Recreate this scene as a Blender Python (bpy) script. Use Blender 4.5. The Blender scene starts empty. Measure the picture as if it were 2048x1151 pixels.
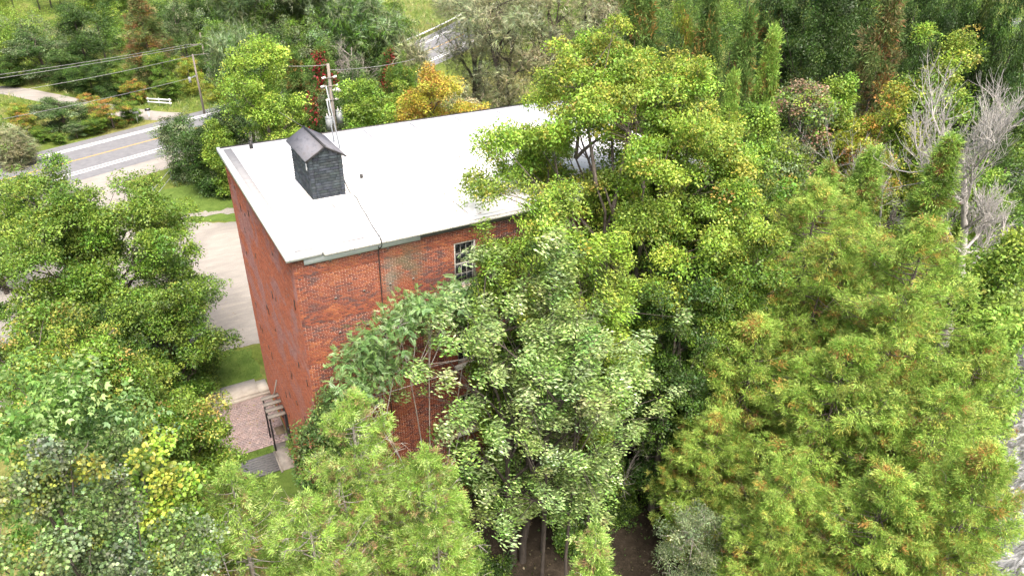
import bpy, math
import numpy as np
from mathutils import Matrix, Vector

# ------------------------------------------------------------------ camera, sky, sun
F = 1450.0
CAM = np.array([-4.693, -25.123, 27.626])
YAW, PITCH, ROLL = 0.514, 0.510, 0.008
_cy, _sy, _cp, _sp = math.cos(YAW), math.sin(YAW), math.cos(PITCH), math.sin(PITCH)
FW = np.array([_sy*_cp, _cy*_cp, -_sp]); _r = np.array([_cy, -_sy, 0.0]); _u = np.cross(_r, FW)
RT = _r*math.cos(ROLL) + _u*math.sin(ROLL); UP = -_r*math.sin(ROLL) + _u*math.cos(ROLL)

sc = bpy.context.scene
COL = sc.collection
cd = bpy.data.cameras.new('camera'); cam = bpy.data.objects.new('camera', cd); COL.objects.link(cam)
cd.lens = F/2048*36; cd.sensor_width = 36; cd.clip_start = .5; cd.clip_end = 9000
M = Matrix.Identity(4)
for i in range(3):
    M[i][0] = RT[i]; M[i][1] = UP[i]; M[i][2] = -FW[i]; M[i][3] = CAM[i]
cam.matrix_world = M
sc.camera = cam

SUN_EL, SUN_AZ = math.radians(62), math.radians(184)       # azimuth measured clockwise from +Y
world = bpy.data.worlds.new('World'); sc.world = world; world.use_nodes = True
nt = world.node_tree
bg = nt.nodes['Background']
sky = nt.nodes.new('ShaderNodeTexSky'); sky.sky_type = 'NISHITA'; sky.sun_disc = False
sky.sun_elevation = SUN_EL; sky.sun_rotation = SUN_AZ; sky.dust_density = 9.0; sky.ozone_density = .3; sky.air_density = 1.0
nt.links.new(sky.outputs[0], bg.inputs[0]); bg.inputs[1].default_value = 0.15
sl = bpy.data.lights.new('sun', 'SUN'); sun = bpy.data.objects.new('sun', sl); COL.objects.link(sun)
sl.energy = 1.35; sl.angle = math.radians(30); sl.color = (1, .985, .955)
sd = Vector((math.sin(SUN_AZ)*math.cos(SUN_EL), math.cos(SUN_AZ)*math.cos(SUN_EL), math.sin(SUN_EL)))
sun.rotation_euler = sd.to_track_quat('Z', 'Y').to_euler(); sun.location = (0, -60, 80)
sc.view_settings.view_transform = 'Standard'; sc.view_settings.look = 'None'
sc.view_settings.exposure = 1.38; sc.view_settings.gamma = 1
sc.view_settings.use_curve_mapping = False
sc.cycles.max_bounces = 3; sc.cycles.diffuse_bounces = 2; sc.cycles.transmission_bounces = 2; sc.cycles.glossy_bounces = 1
sc.cycles.transparent_max_bounces = 4

# ------------------------------------------------------------------ helpers
def ray(u, v):
    d = FW + RT*(u-1024)/F - UP*(v-575.5)/F
    return d/np.linalg.norm(d)
def onZ(u, v, z=0.0):
    d = ray(u, v); return CAM + d*((z-CAM[2])/d[2])
def onY(u, v, y):
    d = ray(u, v); return CAM + d*((y-CAM[1])/d[1])
def apex(u, v, D):
    d = ray(u, v); return CAM + d*(D/math.hypot(d[0], d[1]))
def ppm(p): return F/float((np.asarray(p)-CAM) @ FW)

def nodes(name):
    m = bpy.data.materials.new(name); m.use_nodes = True
    return m, m.node_tree, m.node_tree.nodes['Principled BSDF']
def ramp(t, stops):
    r = t.nodes.new('ShaderNodeValToRGB'); e = r.color_ramp.elements
    while len(e) < len(stops): e.new(.5)
    for x, (p, c) in zip(e, stops): x.position = p; x.color = (*c, 1)
    return r
def noise(t, scale, detail=5, rough=.6, vec=None, dist=0.0):
    n = t.nodes.new('ShaderNodeTexNoise'); n.inputs['Scale'].default_value = scale
    n.inputs['Detail'].default_value = detail; n.inputs['Roughness'].default_value = rough; n.inputs['Distortion'].default_value = dist
    if vec: t.links.new(vec, n.inputs['Vector'])
    return n
def mapping(t, scale=(1, 1, 1), rot=(0, 0, 0), kind='Object'):
    c = t.nodes.new('ShaderNodeTexCoord'); mp = t.nodes.new('ShaderNodeMapping')
    mp.inputs['Scale'].default_value = scale; mp.inputs['Rotation'].default_value = rot
    t.links.new(c.outputs[kind], mp.inputs[0]); return mp.outputs[0]
def mixc(t, fac, a, b, mode='MIX'):
    m = t.nodes.new('ShaderNodeMix'); m.data_type = 'RGBA'; m.blend_type = mode
    for s, x in ((0, fac), (6, a), (7, b)):
        if isinstance(x, (int, float)): m.inputs[s].default_value = x
        elif isinstance(x, tuple): m.inputs[s].default_value = (*x, 1)
        else: t.links.new(x, m.inputs[s])
    return m.outputs[2]
def bump(t, h, strength, dist, bs):
    b = t.nodes.new('ShaderNodeBump'); b.inputs['Strength'].default_value = strength; b.inputs['Distance'].default_value = dist
    t.links.new(h, b.inputs['Height']); t.links.new(b.outputs[0], bs.inputs['Normal'])
def mat_noise(name, c1, c2, scale=4, rough=.8, c3=None, bumpd=.01, spec=.3, stretch=(1, 1, 1), detail=6):
    m, t, b = nodes(name)
    v = mapping(t, stretch)
    n = noise(t, scale, detail, .65, v)
    stops = [(.3, c1), (.7, c2)] if c3 is None else [(.28, c1), (.5, c2), (.72, c3)]
    r = ramp(t, stops); t.links.new(n.outputs[0], r.inputs[0]); t.links.new(r.outputs[0], b.inputs['Base Color'])
    b.inputs['Roughness'].default_value = rough; b.inputs['Specular IOR Level'].default_value = spec
    if bumpd: bump(t, n.outputs[0], .6, bumpd, b)
    return m
def mat_attr(name, rough=.85, spec=.2, fine=60, amt=.25, bumpd=.003):
    m, t, b = nodes(name)
    a = t.nodes.new('ShaderNodeAttribute'); a.attribute_name = 'Col'
    n = noise(t, fine, 4, .7, mapping(t)); r = ramp(t, [(.2, (1-amt,)*3), (.8, (1+amt*.6,)*3)])
    t.links.new(n.outputs[0], r.inputs[0])
    t.links.new(mixc(t, 1.0, a.outputs['Color'], r.outputs[0], 'MULTIPLY'), b.inputs['Base Color'])
    b.inputs['Roughness'].default_value = rough; b.inputs['Specular IOR Level'].default_value = spec
    if bumpd: bump(t, n.outputs[0], .5, bumpd, b)
    return m
def mat_leaf(name, trans=.3, gloss=.025, grough=.55, inst=False):
    m = bpy.data.materials.new(name); m.use_nodes = True; t = m.node_tree
    t.nodes.remove(t.nodes['Principled BSDF']); out = t.nodes['Material Output']
    if inst:
        a0 = t.nodes.new('ShaderNodeAttribute'); a0.attribute_type = 'INSTANCER'; a0.attribute_name = 'Col'
        a1 = t.nodes.new('ShaderNodeAttribute'); a1.attribute_name = 'Col'; cc = mixc(t, 1.0, a0.outputs['Color'], a1.outputs['Color'], 'MULTIPLY')
    else:
        a = t.nodes.new('ShaderNodeAttribute'); a.attribute_name = 'Col'; cc = a.outputs['Color']
    d = t.nodes.new('ShaderNodeBsdfDiffuse'); tr = t.nodes.new('ShaderNodeBsdfTranslucent'); g = t.nodes.new('ShaderNodeBsdfGlossy')
    g.inputs['Roughness'].default_value = grough
    t.links.new(cc, d.inputs[0])
    hs = t.nodes.new('ShaderNodeHueSaturation'); hs.inputs['Saturation'].default_value = 1.0; hs.inputs['Value'].default_value = 1.15; hs.inputs['Hue'].default_value = .49
    t.links.new(cc, hs.inputs['Color']); t.links.new(hs.outputs[0], tr.inputs[0])
    m1 = t.nodes.new('ShaderNodeMixShader'); m1.inputs[0].default_value = trans
    t.links.new(d.outputs[0], m1.inputs[1]); t.links.new(tr.outputs[0], m1.inputs[2])
    m2 = t.nodes.new('ShaderNodeMixShader'); m2.inputs[0].default_value = gloss
    t.links.new(m1.outputs[0], m2.inputs[1]); t.links.new(g.outputs[0], m2.inputs[2])
    t.links.new(m2.outputs[0], out.inputs[0]); return m

def mesh_np(name, parts, mat, smooth=False):
    """parts: list of (V Nx3, F Mxk, C Nx3 or None)"""
    V = []; loops = []; starts = []; C = []; off = 0; ls = 0; hasc = parts and parts[0][2] is not None
    for v, f, c in parts:
        f = np.asarray(f); V.append(v); loops.append((f+off).ravel()); k = f.shape[1]
        starts.append(ls + np.arange(len(f))*k); ls += f.size; off += len(v)
        if hasc: C.append(c)
    V = np.concatenate(V).astype(np.float32); L = np.concatenate(loops).astype(np.int32); S = np.concatenate(starts).astype(np.int32)
    me = bpy.data.meshes.new(name)
    me.vertices.add(len(V)); me.loops.add(len(L)); me.polygons.add(len(S))
    me.vertices.foreach_set('co', V.ravel()); me.loops.foreach_set('vertex_index', L); me.polygons.foreach_set('loop_start', S)
    if smooth: me.polygons.foreach_set('use_smooth', np.ones(len(S), dtype=bool))
    me.update(calc_edges=True)
    if hasc:
        at = me.attributes.new('Col', 'FLOAT_COLOR', 'POINT'); c = np.concatenate(C)
        at.data.foreach_set('color', np.concatenate([c, np.ones((len(c), 1))], 1).astype(np.float32).ravel())
    if mat: me.materials.append(mat)
    return me
def link(name, me, parent=None, loc=None, kind=None):
    o = bpy.data.objects.new(name, me); COL.objects.link(o)
    if parent is not None: o.parent = parent
    if loc is not None: o.location = [float(x) for x in loc]
    if kind: o['kind'] = kind
    return o
def tag(o, label, cat, group=None):
    o['label'] = label; o['category'] = cat
    if group: o['group'] = group
    return o
def thing(name, label, cat, loc=(0, 0, 0), group=None):
    return tag(link(name, None, None, loc), label, cat, group)

BOXF = np.array([[0, 3, 2, 1], [4, 5, 6, 7], [0, 1, 5, 4], [1, 2, 6, 5], [2, 3, 7, 6], [3, 0, 4, 7]])
def box(x0, x1, y0, y1, z0, z1, c=None):
    v = np.array([[x0, y0, z0], [x1, y0, z0], [x1, y1, z0], [x0, y1, z0], [x0, y0, z1], [x1, y0, z1], [x1, y1, z1], [x0, y1, z1]], float)
    return (v, BOXF, None if c is None else np.tile(c, (8, 1)))
def boxes(arr, cols, drop=None):
    """arr Nx6 -> one part; drop = face indices left out"""
    a = np.asarray(arr, float); n = len(a)
    ix = [0, 1, 1, 0, 0, 1, 1, 0]; iy = [2, 2, 3, 3, 2, 2, 3, 3]; iz = [4, 4, 4, 4, 5, 5, 5, 5]
    V = np.stack([a[:, ix], a[:, iy], a[:, iz]], -1).reshape(-1, 3)
    ff = BOXF if drop is None else np.delete(BOXF, drop, 0)
    Fc = (ff[None] + (np.arange(n)*8)[:, None, None]).reshape(-1, 4)
    return (V, Fc, None if cols is None else np.repeat(cols, 8, 0))
def bar(p, q, w, h=None, c=None):
    """square bar from p to q"""
    p = np.array(p, float); q = np.array(q, float); h = h or w
    a = q-p; a /= np.linalg.norm(a); up = np.array([0, 0, 1.0]) if abs(a[2]) < .95 else np.array([0, 1.0, 0])
    s = np.cross(a, up); s /= np.linalg.norm(s); t = np.cross(s, a)
    v = np.array([b + s*i*w/2 + t*j*h/2 for b in (p, q) for i, j in ((-1, -1), (1, -1), (1, 1), (-1, 1))])
    return (v, BOXF, None if c is None else np.tile(c, (8, 1)))
def tube(P, Rr, n=6, c=None, cap=False):
    P = np.asarray(P, float); k = len(P); Rr = np.broadcast_to(np.asarray(Rr, float), (k,))
    T = np.gradient(P, axis=0); T /= np.linalg.norm(T, axis=1)[:, None]+1e-9
    ref = np.array([0, 0, 1.0]) if abs(T.mean(0)[2]) < .8 else np.array([1.0, 0, 0])
    S = np.cross(T, ref); S /= np.linalg.norm(S, axis=1)[:, None]+1e-9; U = np.cross(T, S)
    a = np.arange(n)*2*np.pi/n
    V = P[:, None] + Rr[:, None, None]*(S[:, None]*np.cos(a)[None, :, None] + U[:, None]*np.sin(a)[None, :, None])
    i = np.arange(n); j = (i+1) % n; rows = []
    for r in range(k-1): rows.append(np.stack([r*n+i, r*n+j, (r+1)*n+j, (r+1)*n+i], 1))
    V = V.reshape(-1, 3); Fc = np.concatenate(rows)
    if cap:
        V = np.concatenate([V, P[:1], P[-1:]]); b = k*n
        Fc = np.concatenate([Fc, np.stack([j, i, np.full(n, b), np.full(n, b)], 1)[:, [0, 1, 2, 2]], np.stack([(k-1)*n+i, (k-1)*n+j, np.full(n, b+1), np.full(n, b+1)], 1)])
    return (V, Fc, None if c is None else np.tile(c, (len(V), 1)))
def disc_cyl(p, r, h, n=12, axis=(0, 0, 1)):
    """closed cylinder, triangles only"""
    ax = np.array(axis, float); ax /= np.linalg.norm(ax)
    ref = np.array([1.0, 0, 0]) if abs(ax[0]) < .9 else np.array([0, 1.0, 0])
    s = np.cross(ax, ref); s /= np.linalg.norm(s); t = np.cross(ax, s); a = np.arange(n)*2*np.pi/n
    ring = r*(np.cos(a)[:, None]*s + np.sin(a)[:, None]*t); p = np.array(p, float)
    V = np.concatenate([p+ring, p+ring+ax*h, [p], [p+ax*h]]); i = np.arange(n); j = (i+1) % n
    Fc = np.concatenate([np.stack([i, j, n+j], 1), np.stack([i, n+j, n+i], 1), np.stack([j, i, np.full(n, 2*n)], 1), np.stack([n+i, n+j, np.full(n, 2*n+1)], 1)])
    return (V, Fc, None)
def poly_sheet(name, pts, z, mat, ragged=0, seed=0, kind='structure', step=.6):
    """flat sheet with an optionally ragged outline"""
    rng = np.random.default_rng(seed); out = []
    pts = [np.array(p[:2], float) for p in pts]
    for a, b in zip(pts, pts[1:]+pts[:1]):
        n = max(1, int(np.linalg.norm(b-a)/step)) if ragged else 1
        for k in range(n): out.append(a+(b-a)*k/n + rng.normal(0, ragged, 2)*(1 if ragged else 0))
    V = np.array([[p[0], p[1], z] for p in out]); me = bpy.data.meshes.new(name)
    me.from_pydata([tuple(v) for v in V], [], [tuple(range(len(V)))]); me.update()
    if me.polygons[0].normal.z < 0: me.flip_normals()
    me.materials.append(mat)
    return link(name, me, kind=kind)

# ------------------------------------------------------------------ materials
BARK = mat_noise('bark', (.07, .055, .045), (.19, .165, .14), 9, .95, bumpd=.03, stretch=(1, 1, .25))
BARK_PALE = mat_noise('bark_pale', (.2, .18, .16), (.42, .39, .35), 9, .95, bumpd=.02, stretch=(1, 1, .25))
BARK_DEAD = mat_noise('bark_dead', (.30, .285, .265), (.52, .50, .47), 9, .95, bumpd=.02, stretch=(1, 1, .25))
BARK_DARK = mat_noise('bark_dark', (.035, .03, .026), (.1, .085, .07), 9, .95, bumpd=.03, stretch=(1, 1, .25))
LEAF = mat_leaf('leaf'); LEAF_I = mat_leaf('foliage', .3, .03, .5, True); NEEDLE_I = mat_leaf('cedar_foliage', .25, .02, .55, True); LEAF_GLOSS = mat_leaf('leaf_glossy', .24, .04, .5); NEEDLE = mat_leaf('conifer_spray', .22, .03, .5)
H_ROOF = 15.44
ROOFM, t, b = nodes('roof_membrane')
v = mapping(t)
n1 = noise(t, .35, 5, .6, v); n2 = noise(t, 2.6, 8, .72, v); n3 = noise(t, 14, 4, .7, v)
r1 = ramp(t, [(.3, (.76, .75, .73)), (.6, (.86, .86, .85))]); t.links.new(n1.outputs[0], r1.inputs[0])
r2 = ramp(t, [(.28, (.80, .79, .76)), (.42, (1, 1, 1))]); t.links.new(n2.outputs[0], r2.inputs[0])
c_ = mixc(t, 1.0, r1.outputs[0], r2.outputs[0], 'MULTIPLY')
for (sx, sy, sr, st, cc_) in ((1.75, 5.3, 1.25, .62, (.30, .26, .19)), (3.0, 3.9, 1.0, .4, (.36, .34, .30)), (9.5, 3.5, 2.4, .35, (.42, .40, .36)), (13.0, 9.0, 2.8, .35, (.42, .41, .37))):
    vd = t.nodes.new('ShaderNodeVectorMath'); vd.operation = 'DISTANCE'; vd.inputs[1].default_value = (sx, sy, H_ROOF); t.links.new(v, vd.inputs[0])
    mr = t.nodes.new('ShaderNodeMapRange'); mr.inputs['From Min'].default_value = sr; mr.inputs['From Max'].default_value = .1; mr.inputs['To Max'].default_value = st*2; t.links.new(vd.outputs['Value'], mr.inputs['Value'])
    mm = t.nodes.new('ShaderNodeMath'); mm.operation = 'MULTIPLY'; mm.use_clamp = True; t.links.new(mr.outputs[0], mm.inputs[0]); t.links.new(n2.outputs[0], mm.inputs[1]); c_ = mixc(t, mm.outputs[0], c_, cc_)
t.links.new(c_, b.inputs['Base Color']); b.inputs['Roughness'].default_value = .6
ROOF_GREY = mat_noise('roof_edge_membrane', (.26, .256, .25), (.34, .335, .33), 3, .7, bumpd=0)
WHITE_TRIM = mat_noise('white_trim', (.66, .67, .67), (.8, .81, .81), 3, .5, bumpd=0)
BLUE_TRIM = mat_noise('pale_blue_trim', (.58, .64, .67), (.74, .79, .81), 2.5, .55, bumpd=0)
GUTTER = mat_noise('weathered_gutter', (.16, .15, .13), (.62, .61, .57), 5, .6, c3=(.42, .41, .37), bumpd=0, stretch=(3, 1, 1))
MORTAR = mat_noise('mortar', (.38, .27, .21), (.52, .39, .32), 6, .95, bumpd=.004)
MORTAR_RED = mat_noise('red_washed_mortar', (.25, .10, .07), (.36, .18, .14), 3, .95, bumpd=.004)
BRICK = mat_attr('brick', .9, .15, 30, .3)
SHINGLE = mat_attr('asphalt_shingle', .95, .15, 40, .35)
DARK = mat_noise('dark_interior', (.008, .009, .01), (.02, .02, .022), 2, .9, bumpd=0)
GLASS, t, b = nodes('window_glass'); b.inputs['Base Color'].default_value = (.012, .015, .018, 1); b.inputs['Roughness'].default_value = .08; b.inputs['Specular IOR Level'].default_value = .5
SASH = mat_noise('weathered_sash_paint', (.24, .235, .215), (.38, .37, .34), 8, .7, bumpd=.002)
STONE = mat_noise('sill_stone', (.42, .40, .35), (.62, .60, .54), 5, .9, bumpd=.008)
CONC = mat_noise('concrete', (.17, .155, .135), (.29, .265, .235), 2.5, .9, bumpd=.006)
CONC_PALE = mat_noise('pale_concrete', (.33, .30, .26), (.46, .425, .37), 2.5, .9, bumpd=.006)
METAL_BLACK = mat_noise('black_metal', (.012, .012, .013), (.03, .03, .03), 5, .5, bumpd=0)
METAL_GREY = mat_noise('galvanised_metal', (.20, .22, .235), (.32, .345, .36), 5, .45, bumpd=0)
WOOD_GREY = mat_noise('weathered_wood', (.09, .08, .07), (.22, .2, .175), 8, .9, c3=(.30, .27, .23), bumpd=.006, stretch=(1, 6, 6))
WOOD_DECK = mat_noise('dark_deck_wood', (.07, .075, .08), (.19, .19, .19), 6, .85, bumpd=.006, stretch=(1, 5, 5))
POLEW = mat_noise('pole_wood', (.15, .13, .11), (.27, .24, .21), 8, .95, bumpd=.01, stretch=(2, 2, .2))
CABLE = mat_noise('cable_rubber', (.02, .02, .02), (.04, .04, .04), 5, .7, bumpd=0)
WIRE = mat_noise('aluminium_wire', (.20, .20, .20), (.28, .28, .28), 5, .5, bumpd=0)
PORC = mat_noise('porcelain', (.6, .56, .54), (.75, .72, .7), 5, .3, bumpd=0)
ASPHALT = mat_noise('asphalt', (.13, .132, .14), (.185, .188, .196), 1.4, .9, bumpd=.004, detail=10)
PAINT_W = mat_noise('road_paint_white', (.5, .5, .49), (.75, .75, .74), 6, .7, bumpd=0)
PAINT_Y = mat_noise('road_paint_yellow', (.48, .27, .05), (.62, .36, .07), 6, .7, bumpd=0)

def ground_mat():
    m, t, b = nodes('meadow_ground'); v = mapping(t)
    n1 = noise(t, .06, 6, .65, v); n2 = noise(t, 1.6, 8, .75, v); n3 = noise(t, .35, 6, .6, v)
    r1 = ramp(t, [(.33, (.07, .10, .025)), (.48, (.12, .165, .035)), (.62, (.21, .20, .08))]); t.links.new(n1.outputs[0], r1.inputs[0])
    r2 = ramp(t, [(.25, (.45, .5, .4)), (.7, (1.25, 1.2, 1.1))]); t.links.new(n2.outputs[0], r2.inputs[0])
    c = mixc(t, 1.0, r1.outputs[0], r2.outputs[0], 'MULTIPLY')
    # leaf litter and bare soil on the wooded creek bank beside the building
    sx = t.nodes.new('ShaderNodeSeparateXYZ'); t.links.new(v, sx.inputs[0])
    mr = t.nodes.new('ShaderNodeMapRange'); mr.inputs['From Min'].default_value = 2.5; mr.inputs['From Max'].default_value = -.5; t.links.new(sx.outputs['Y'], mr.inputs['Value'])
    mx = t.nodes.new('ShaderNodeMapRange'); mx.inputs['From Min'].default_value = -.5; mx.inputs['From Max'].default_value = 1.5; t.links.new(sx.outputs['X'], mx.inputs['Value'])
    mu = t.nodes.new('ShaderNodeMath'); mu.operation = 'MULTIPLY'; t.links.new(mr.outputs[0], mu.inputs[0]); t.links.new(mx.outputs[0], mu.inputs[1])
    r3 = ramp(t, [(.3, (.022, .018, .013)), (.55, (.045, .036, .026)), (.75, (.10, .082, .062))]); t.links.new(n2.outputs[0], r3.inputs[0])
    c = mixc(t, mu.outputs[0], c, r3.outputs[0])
    t.links.new(c, b.inputs['Base Color']); b.inputs['Roughness'].default_value = .95; b.inputs['Specular IOR Level'].default_value = .1
    bump(t, n2.outputs[0], .9, .12, b); return m
GROUND = ground_mat()
def gravel_mat():
    m, t, b = nodes('gravel'); v = mapping(t)
    n1 = noise(t, .22, 6, .6, v, .6); n2 = noise(t, 22, 4, .8, v); vs = mapping(t, (.5, 2.6, 1), (0, 0, .5)); n3 = noise(t, .9, 6, .65, vs, .8)
    r1 = ramp(t, [(.35, (.225, .21, .19)), (.6, (.295, .275, .248))]); t.links.new(n1.outputs[0], r1.inputs[0])
    r3 = ramp(t, [(.4, (.88, .88, .88)), (.56, (1, .995, .98)), (.68, (1.14, 1.12, 1.08))]); t.links.new(n3.outputs[0], r3.inputs[0])
    r2 = ramp(t, [(.3, (.75, .75, .75)), (.7, (1.15, 1.15, 1.15))]); t.links.new(n2.outputs[0], r2.inputs[0])
    c = mixc(t, 1.0, mixc(t, 1.0, r1.outputs[0], r3.outputs[0], 'MULTIPLY'), r2.outputs[0], 'MULTIPLY')
    t.links.new(c, b.inputs['Base Color']); b.inputs['Roughness'].default_value = .95; bump(t, n2.outputs[0], .7, .015, b); return m
GRAVEL = gravel_mat()
LAWN = mat_noise('lawn_turf', (.06, .105, .02), (.125, .185, .04), 1.1, .95, bumpd=.03, spec=.1, detail=10)
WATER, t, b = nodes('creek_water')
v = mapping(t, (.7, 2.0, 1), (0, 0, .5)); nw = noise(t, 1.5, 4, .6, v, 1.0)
rw_ = ramp(t, [(.34, (.05, .052, .045)), (.52, (.14, .145, .14)), (.66, (.42, .43, .43))]); t.links.new(nw.outputs[0], rw_.inputs[0]); t.links.new(rw_.outputs[0], b.inputs['Base Color']); b.inputs['Roughness'].default_value = .07; b.inputs['Specular IOR Level'].default_value = .9  # pale ramp end paints silvery sky reflection, along with foam, into the base colour
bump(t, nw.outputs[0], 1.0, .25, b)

# ------------------------------------------------------------------ ground, road, lot, creek
def terrain(x, y):
    s = (x-28.9)*.486 - (y+16.2)*.874
    sm = lambda t: t*t*(3-2*t)
    h = -2.4*sm(np.clip((s+6)/6.5, 0, 1))*(1-sm(np.clip((s-16)/8, 0, 1)))
    far = np.clip((y-135)/150, 0, 3)**1.3*9*np.clip((40-x)/60, 0, 1)
    return h + far
xs = np.concatenate([[-4000, -1800, -900, -500], np.arange(-300, 21, 6.0), np.arange(21, 60, 1.5), np.arange(60, 400, 8.0), [600, 1000, 2000, 4000]])
ys = np.concatenate([[-3000, -1000, -400], np.arange(-150, -40, 8.0), np.arange(-40, 6, 1.5), np.arange(6, 460, 6.0), [600, 1000, 2000, 5000]])
X, Y = np.meshgrid(xs, ys); V = np.stack([X, Y, terrain(X, Y)], -1).reshape(-1, 3); nx = len(xs)
a = (np.arange(len(ys)-1)[:, None]*nx + np.arange(nx-1)[None]).ravel()
link('ground', mesh_np('ground', [(V, np.stack([a, a+1, a+nx+1, a+nx], 1), None)], GROUND, True), kind='structure')

poly_sheet('gravel_lot', [(-34, 20), (-8, 19.6), (-3, 20.2), (-.4, 19.4), (10, 18.5), (10, 39), (4, 40.6), (-2, 43.6), (-3.2, 47), (-3.5, 52), (-6, 58.5), (-20, 53), (-40, 46)], .012, GRAVEL, .16, 1)
poly_sheet('lawn', [(-2.2, 44), (4, 40.9), (12, 39.5), (14, 52), (3, 54.5), (-2, 52.5), (-2.8, 48)], .02, LAWN, .25, 2)
poly_sheet('lawn', [(-9, 15.3), (-.02, 15.3), (-.02, 19.0), (-3, 19.7), (-9, 19.3)], .02, LAWN, .08, 3)
poly_sheet('lawn', [(-11, -7), (-.15, -7), (-.15, 8.5), (-11, 8.5)], .02, LAWN, 0, 4)

poly_sheet('gravel_track', [(-1.2, 44.2), (3, 43.2), (11, 42.2), (11, 43.3), (4, 44.3), (-.6, 45.2)], .028, GRAVEL, .16, 6, step=.4)
poly_sheet('gravel_track', [(4.5, 46.2), (12, 45.2), (12, 45.9), (5, 46.9)], .028, GRAVEL, .14, 7, step=.4)
def ribbon(name, C, o0, o1, z, mat, kind='structure', parent=None, thick=0):
    C = np.asarray(C, float); T = np.gradient(C, axis=0); T /= np.linalg.norm(T, axis=1)[:, None]; N = np.stack([-T[:, 1], T[:, 0]], 1)
    zz = np.full(len(C), z); A = np.c_[C+N*o0, zz]; B = np.c_[C+N*o1, zz]; n = len(C); i = np.arange(n-1)
    parts = [(np.concatenate([A, B]), np.stack([i, i+1, n+i+1, n+i], 1)[:, ::(1 if o1 > o0 else -1)], None)]
    if thick:
        A2 = A.copy(); B2 = B.copy(); A2[:, 2] -= thick; B2[:, 2] -= thick
        for P, Q in ((A, A2), (B, B2)): parts.append((np.concatenate([P, Q]), np.stack([i, i+1, n+i+1, n+i], 1), None))
    return link(name, mesh_np(name, parts, mat), parent, kind=None if parent is not None else kind)
def spline(P, k=12):
    P = np.asarray(P, float); P = np.concatenate([[2*P[0]-P[1]], P, [2*P[-1]-P[-2]]]); out = []
    for i in range(1, len(P)-2):
        for s in np.arange(k)/k:
            a, b_, c, d = P[i-1:i+3]
            out.append(.5*((2*b_)+(c-a)*s+(2*a-5*b_+4*c-d)*s*s+(-a+3*b_-3*c+d)*s**3))
    out.append(P[-2]); return np.array(out)
RC = spline([(-160, -6), (-60, 42.2), (-30, 56.7), (-11.7, 65.6), (-2.6, 70), (12, 77.2), (28, 87.3), (46, 101), (66, 119.5), (95, 152), (130, 196), (170, 250)])
road = ribbon('road', RC, -6.6, 6.4, .03, ASPHALT)
ribbon('gravel_shoulder', RC[(RC[:, 0] > -70) & (RC[:, 0] < 9)], -10.6, -6.4, .018, GRAVEL)
ribbon('centre_line', RC, -.09, .09, .036, PAINT_Y, parent=road)
for o in (-3.72, 3.72): ribbon('edge_line', RC, o-.1, o+.1, .036, PAINT_W, parent=road)
for o in (-4.5, 4.3): ribbon('kerb', RC, o-.13, o+.13, .075, PAINT_W, parent=road, thick=.05)
ribbon('driveway', spline([(3, 80), (-1, 83.5), (-9.1, 94.5), (-13, 100.5), (-19, 108), (-40, 124), (-80, 140)]), -1.9, 1.9, .022, GRAVEL)
# far gravel track in the meadow
ribbon('path', spline([(70, 176), (78, 166), (92, 160), (120, 165)]), -1.2, 1.2, .05, GRAVEL)
# creek
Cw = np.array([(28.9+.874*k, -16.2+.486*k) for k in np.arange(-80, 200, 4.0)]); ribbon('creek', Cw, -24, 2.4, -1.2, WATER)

# ------------------------------------------------------------------ brick mill
L, W, H = 20.6, 13.85, 15.45
mill = thing('brick_mill', 'tall red brick mill building with flat white roof', 'building')
COURSE, BL, MJ = .0745, .215, .016
rngb = np.random.default_rng(5)
WINS = [(x0, z0) for x0 in (6.66, 11.3, 15.9) for z0 in (12.2, 8.2, 4.2)]
WW, WH = 1.02, 2.15
def vnoise(x, z, s, seed):
    r = np.random.default_rng(seed); g = r.random((64, 64)); xi = (x*s) % 63; zi = (z*s) % 63
    i = xi.astype(int); j = zi.astype(int); fx = xi-i; fz = zi-j; fx = fx*fx*(3-2*fx); fz = fz*fz*(3-2*fz)
    return (g[i, j]*(1-fx)+g[i+1, j]*fx)*(1-fz) + (g[i, j+1]*(1-fx)+g[i+1, j+1]*fx)*fz
def brick_field(length, height, holes):
    rows = []
    for k in range(int(height/COURSE)):
        z = k*COURSE
        header = (k % 6 == 0); bl = BL/2 if header else BL
        xsb = np.arange(-(bl/2 if k % 2 else 0), length, bl+MJ)
        x0 = np.clip(xsb, 0, length); x1 = np.clip(xsb+bl, 0, length); ok = x1-x0 > .03
        rows.append(np.stack([x0[ok], x1[ok], np.full(ok.sum(), z+.004), np.full(ok.sum(), z+COURSE-MJ+.002)], 1))
    R_ = np.concatenate(rows)
    for hx, hz in holes:
        hit = (R_[:, 1] > hx) & (R_[:, 0] < hx+WW) & (R_[:, 3] > hz-.02) & (R_[:, 2] < hz+WH)
        l = hit & (R_[:, 0] < hx-.03); r = hit & (R_[:, 1] > hx+WW+.03)
        R_[l, 1] = hx; R_[r & ~l, 0] = hx+WW; R_ = R_[~hit | l | r]
    return R_
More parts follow.
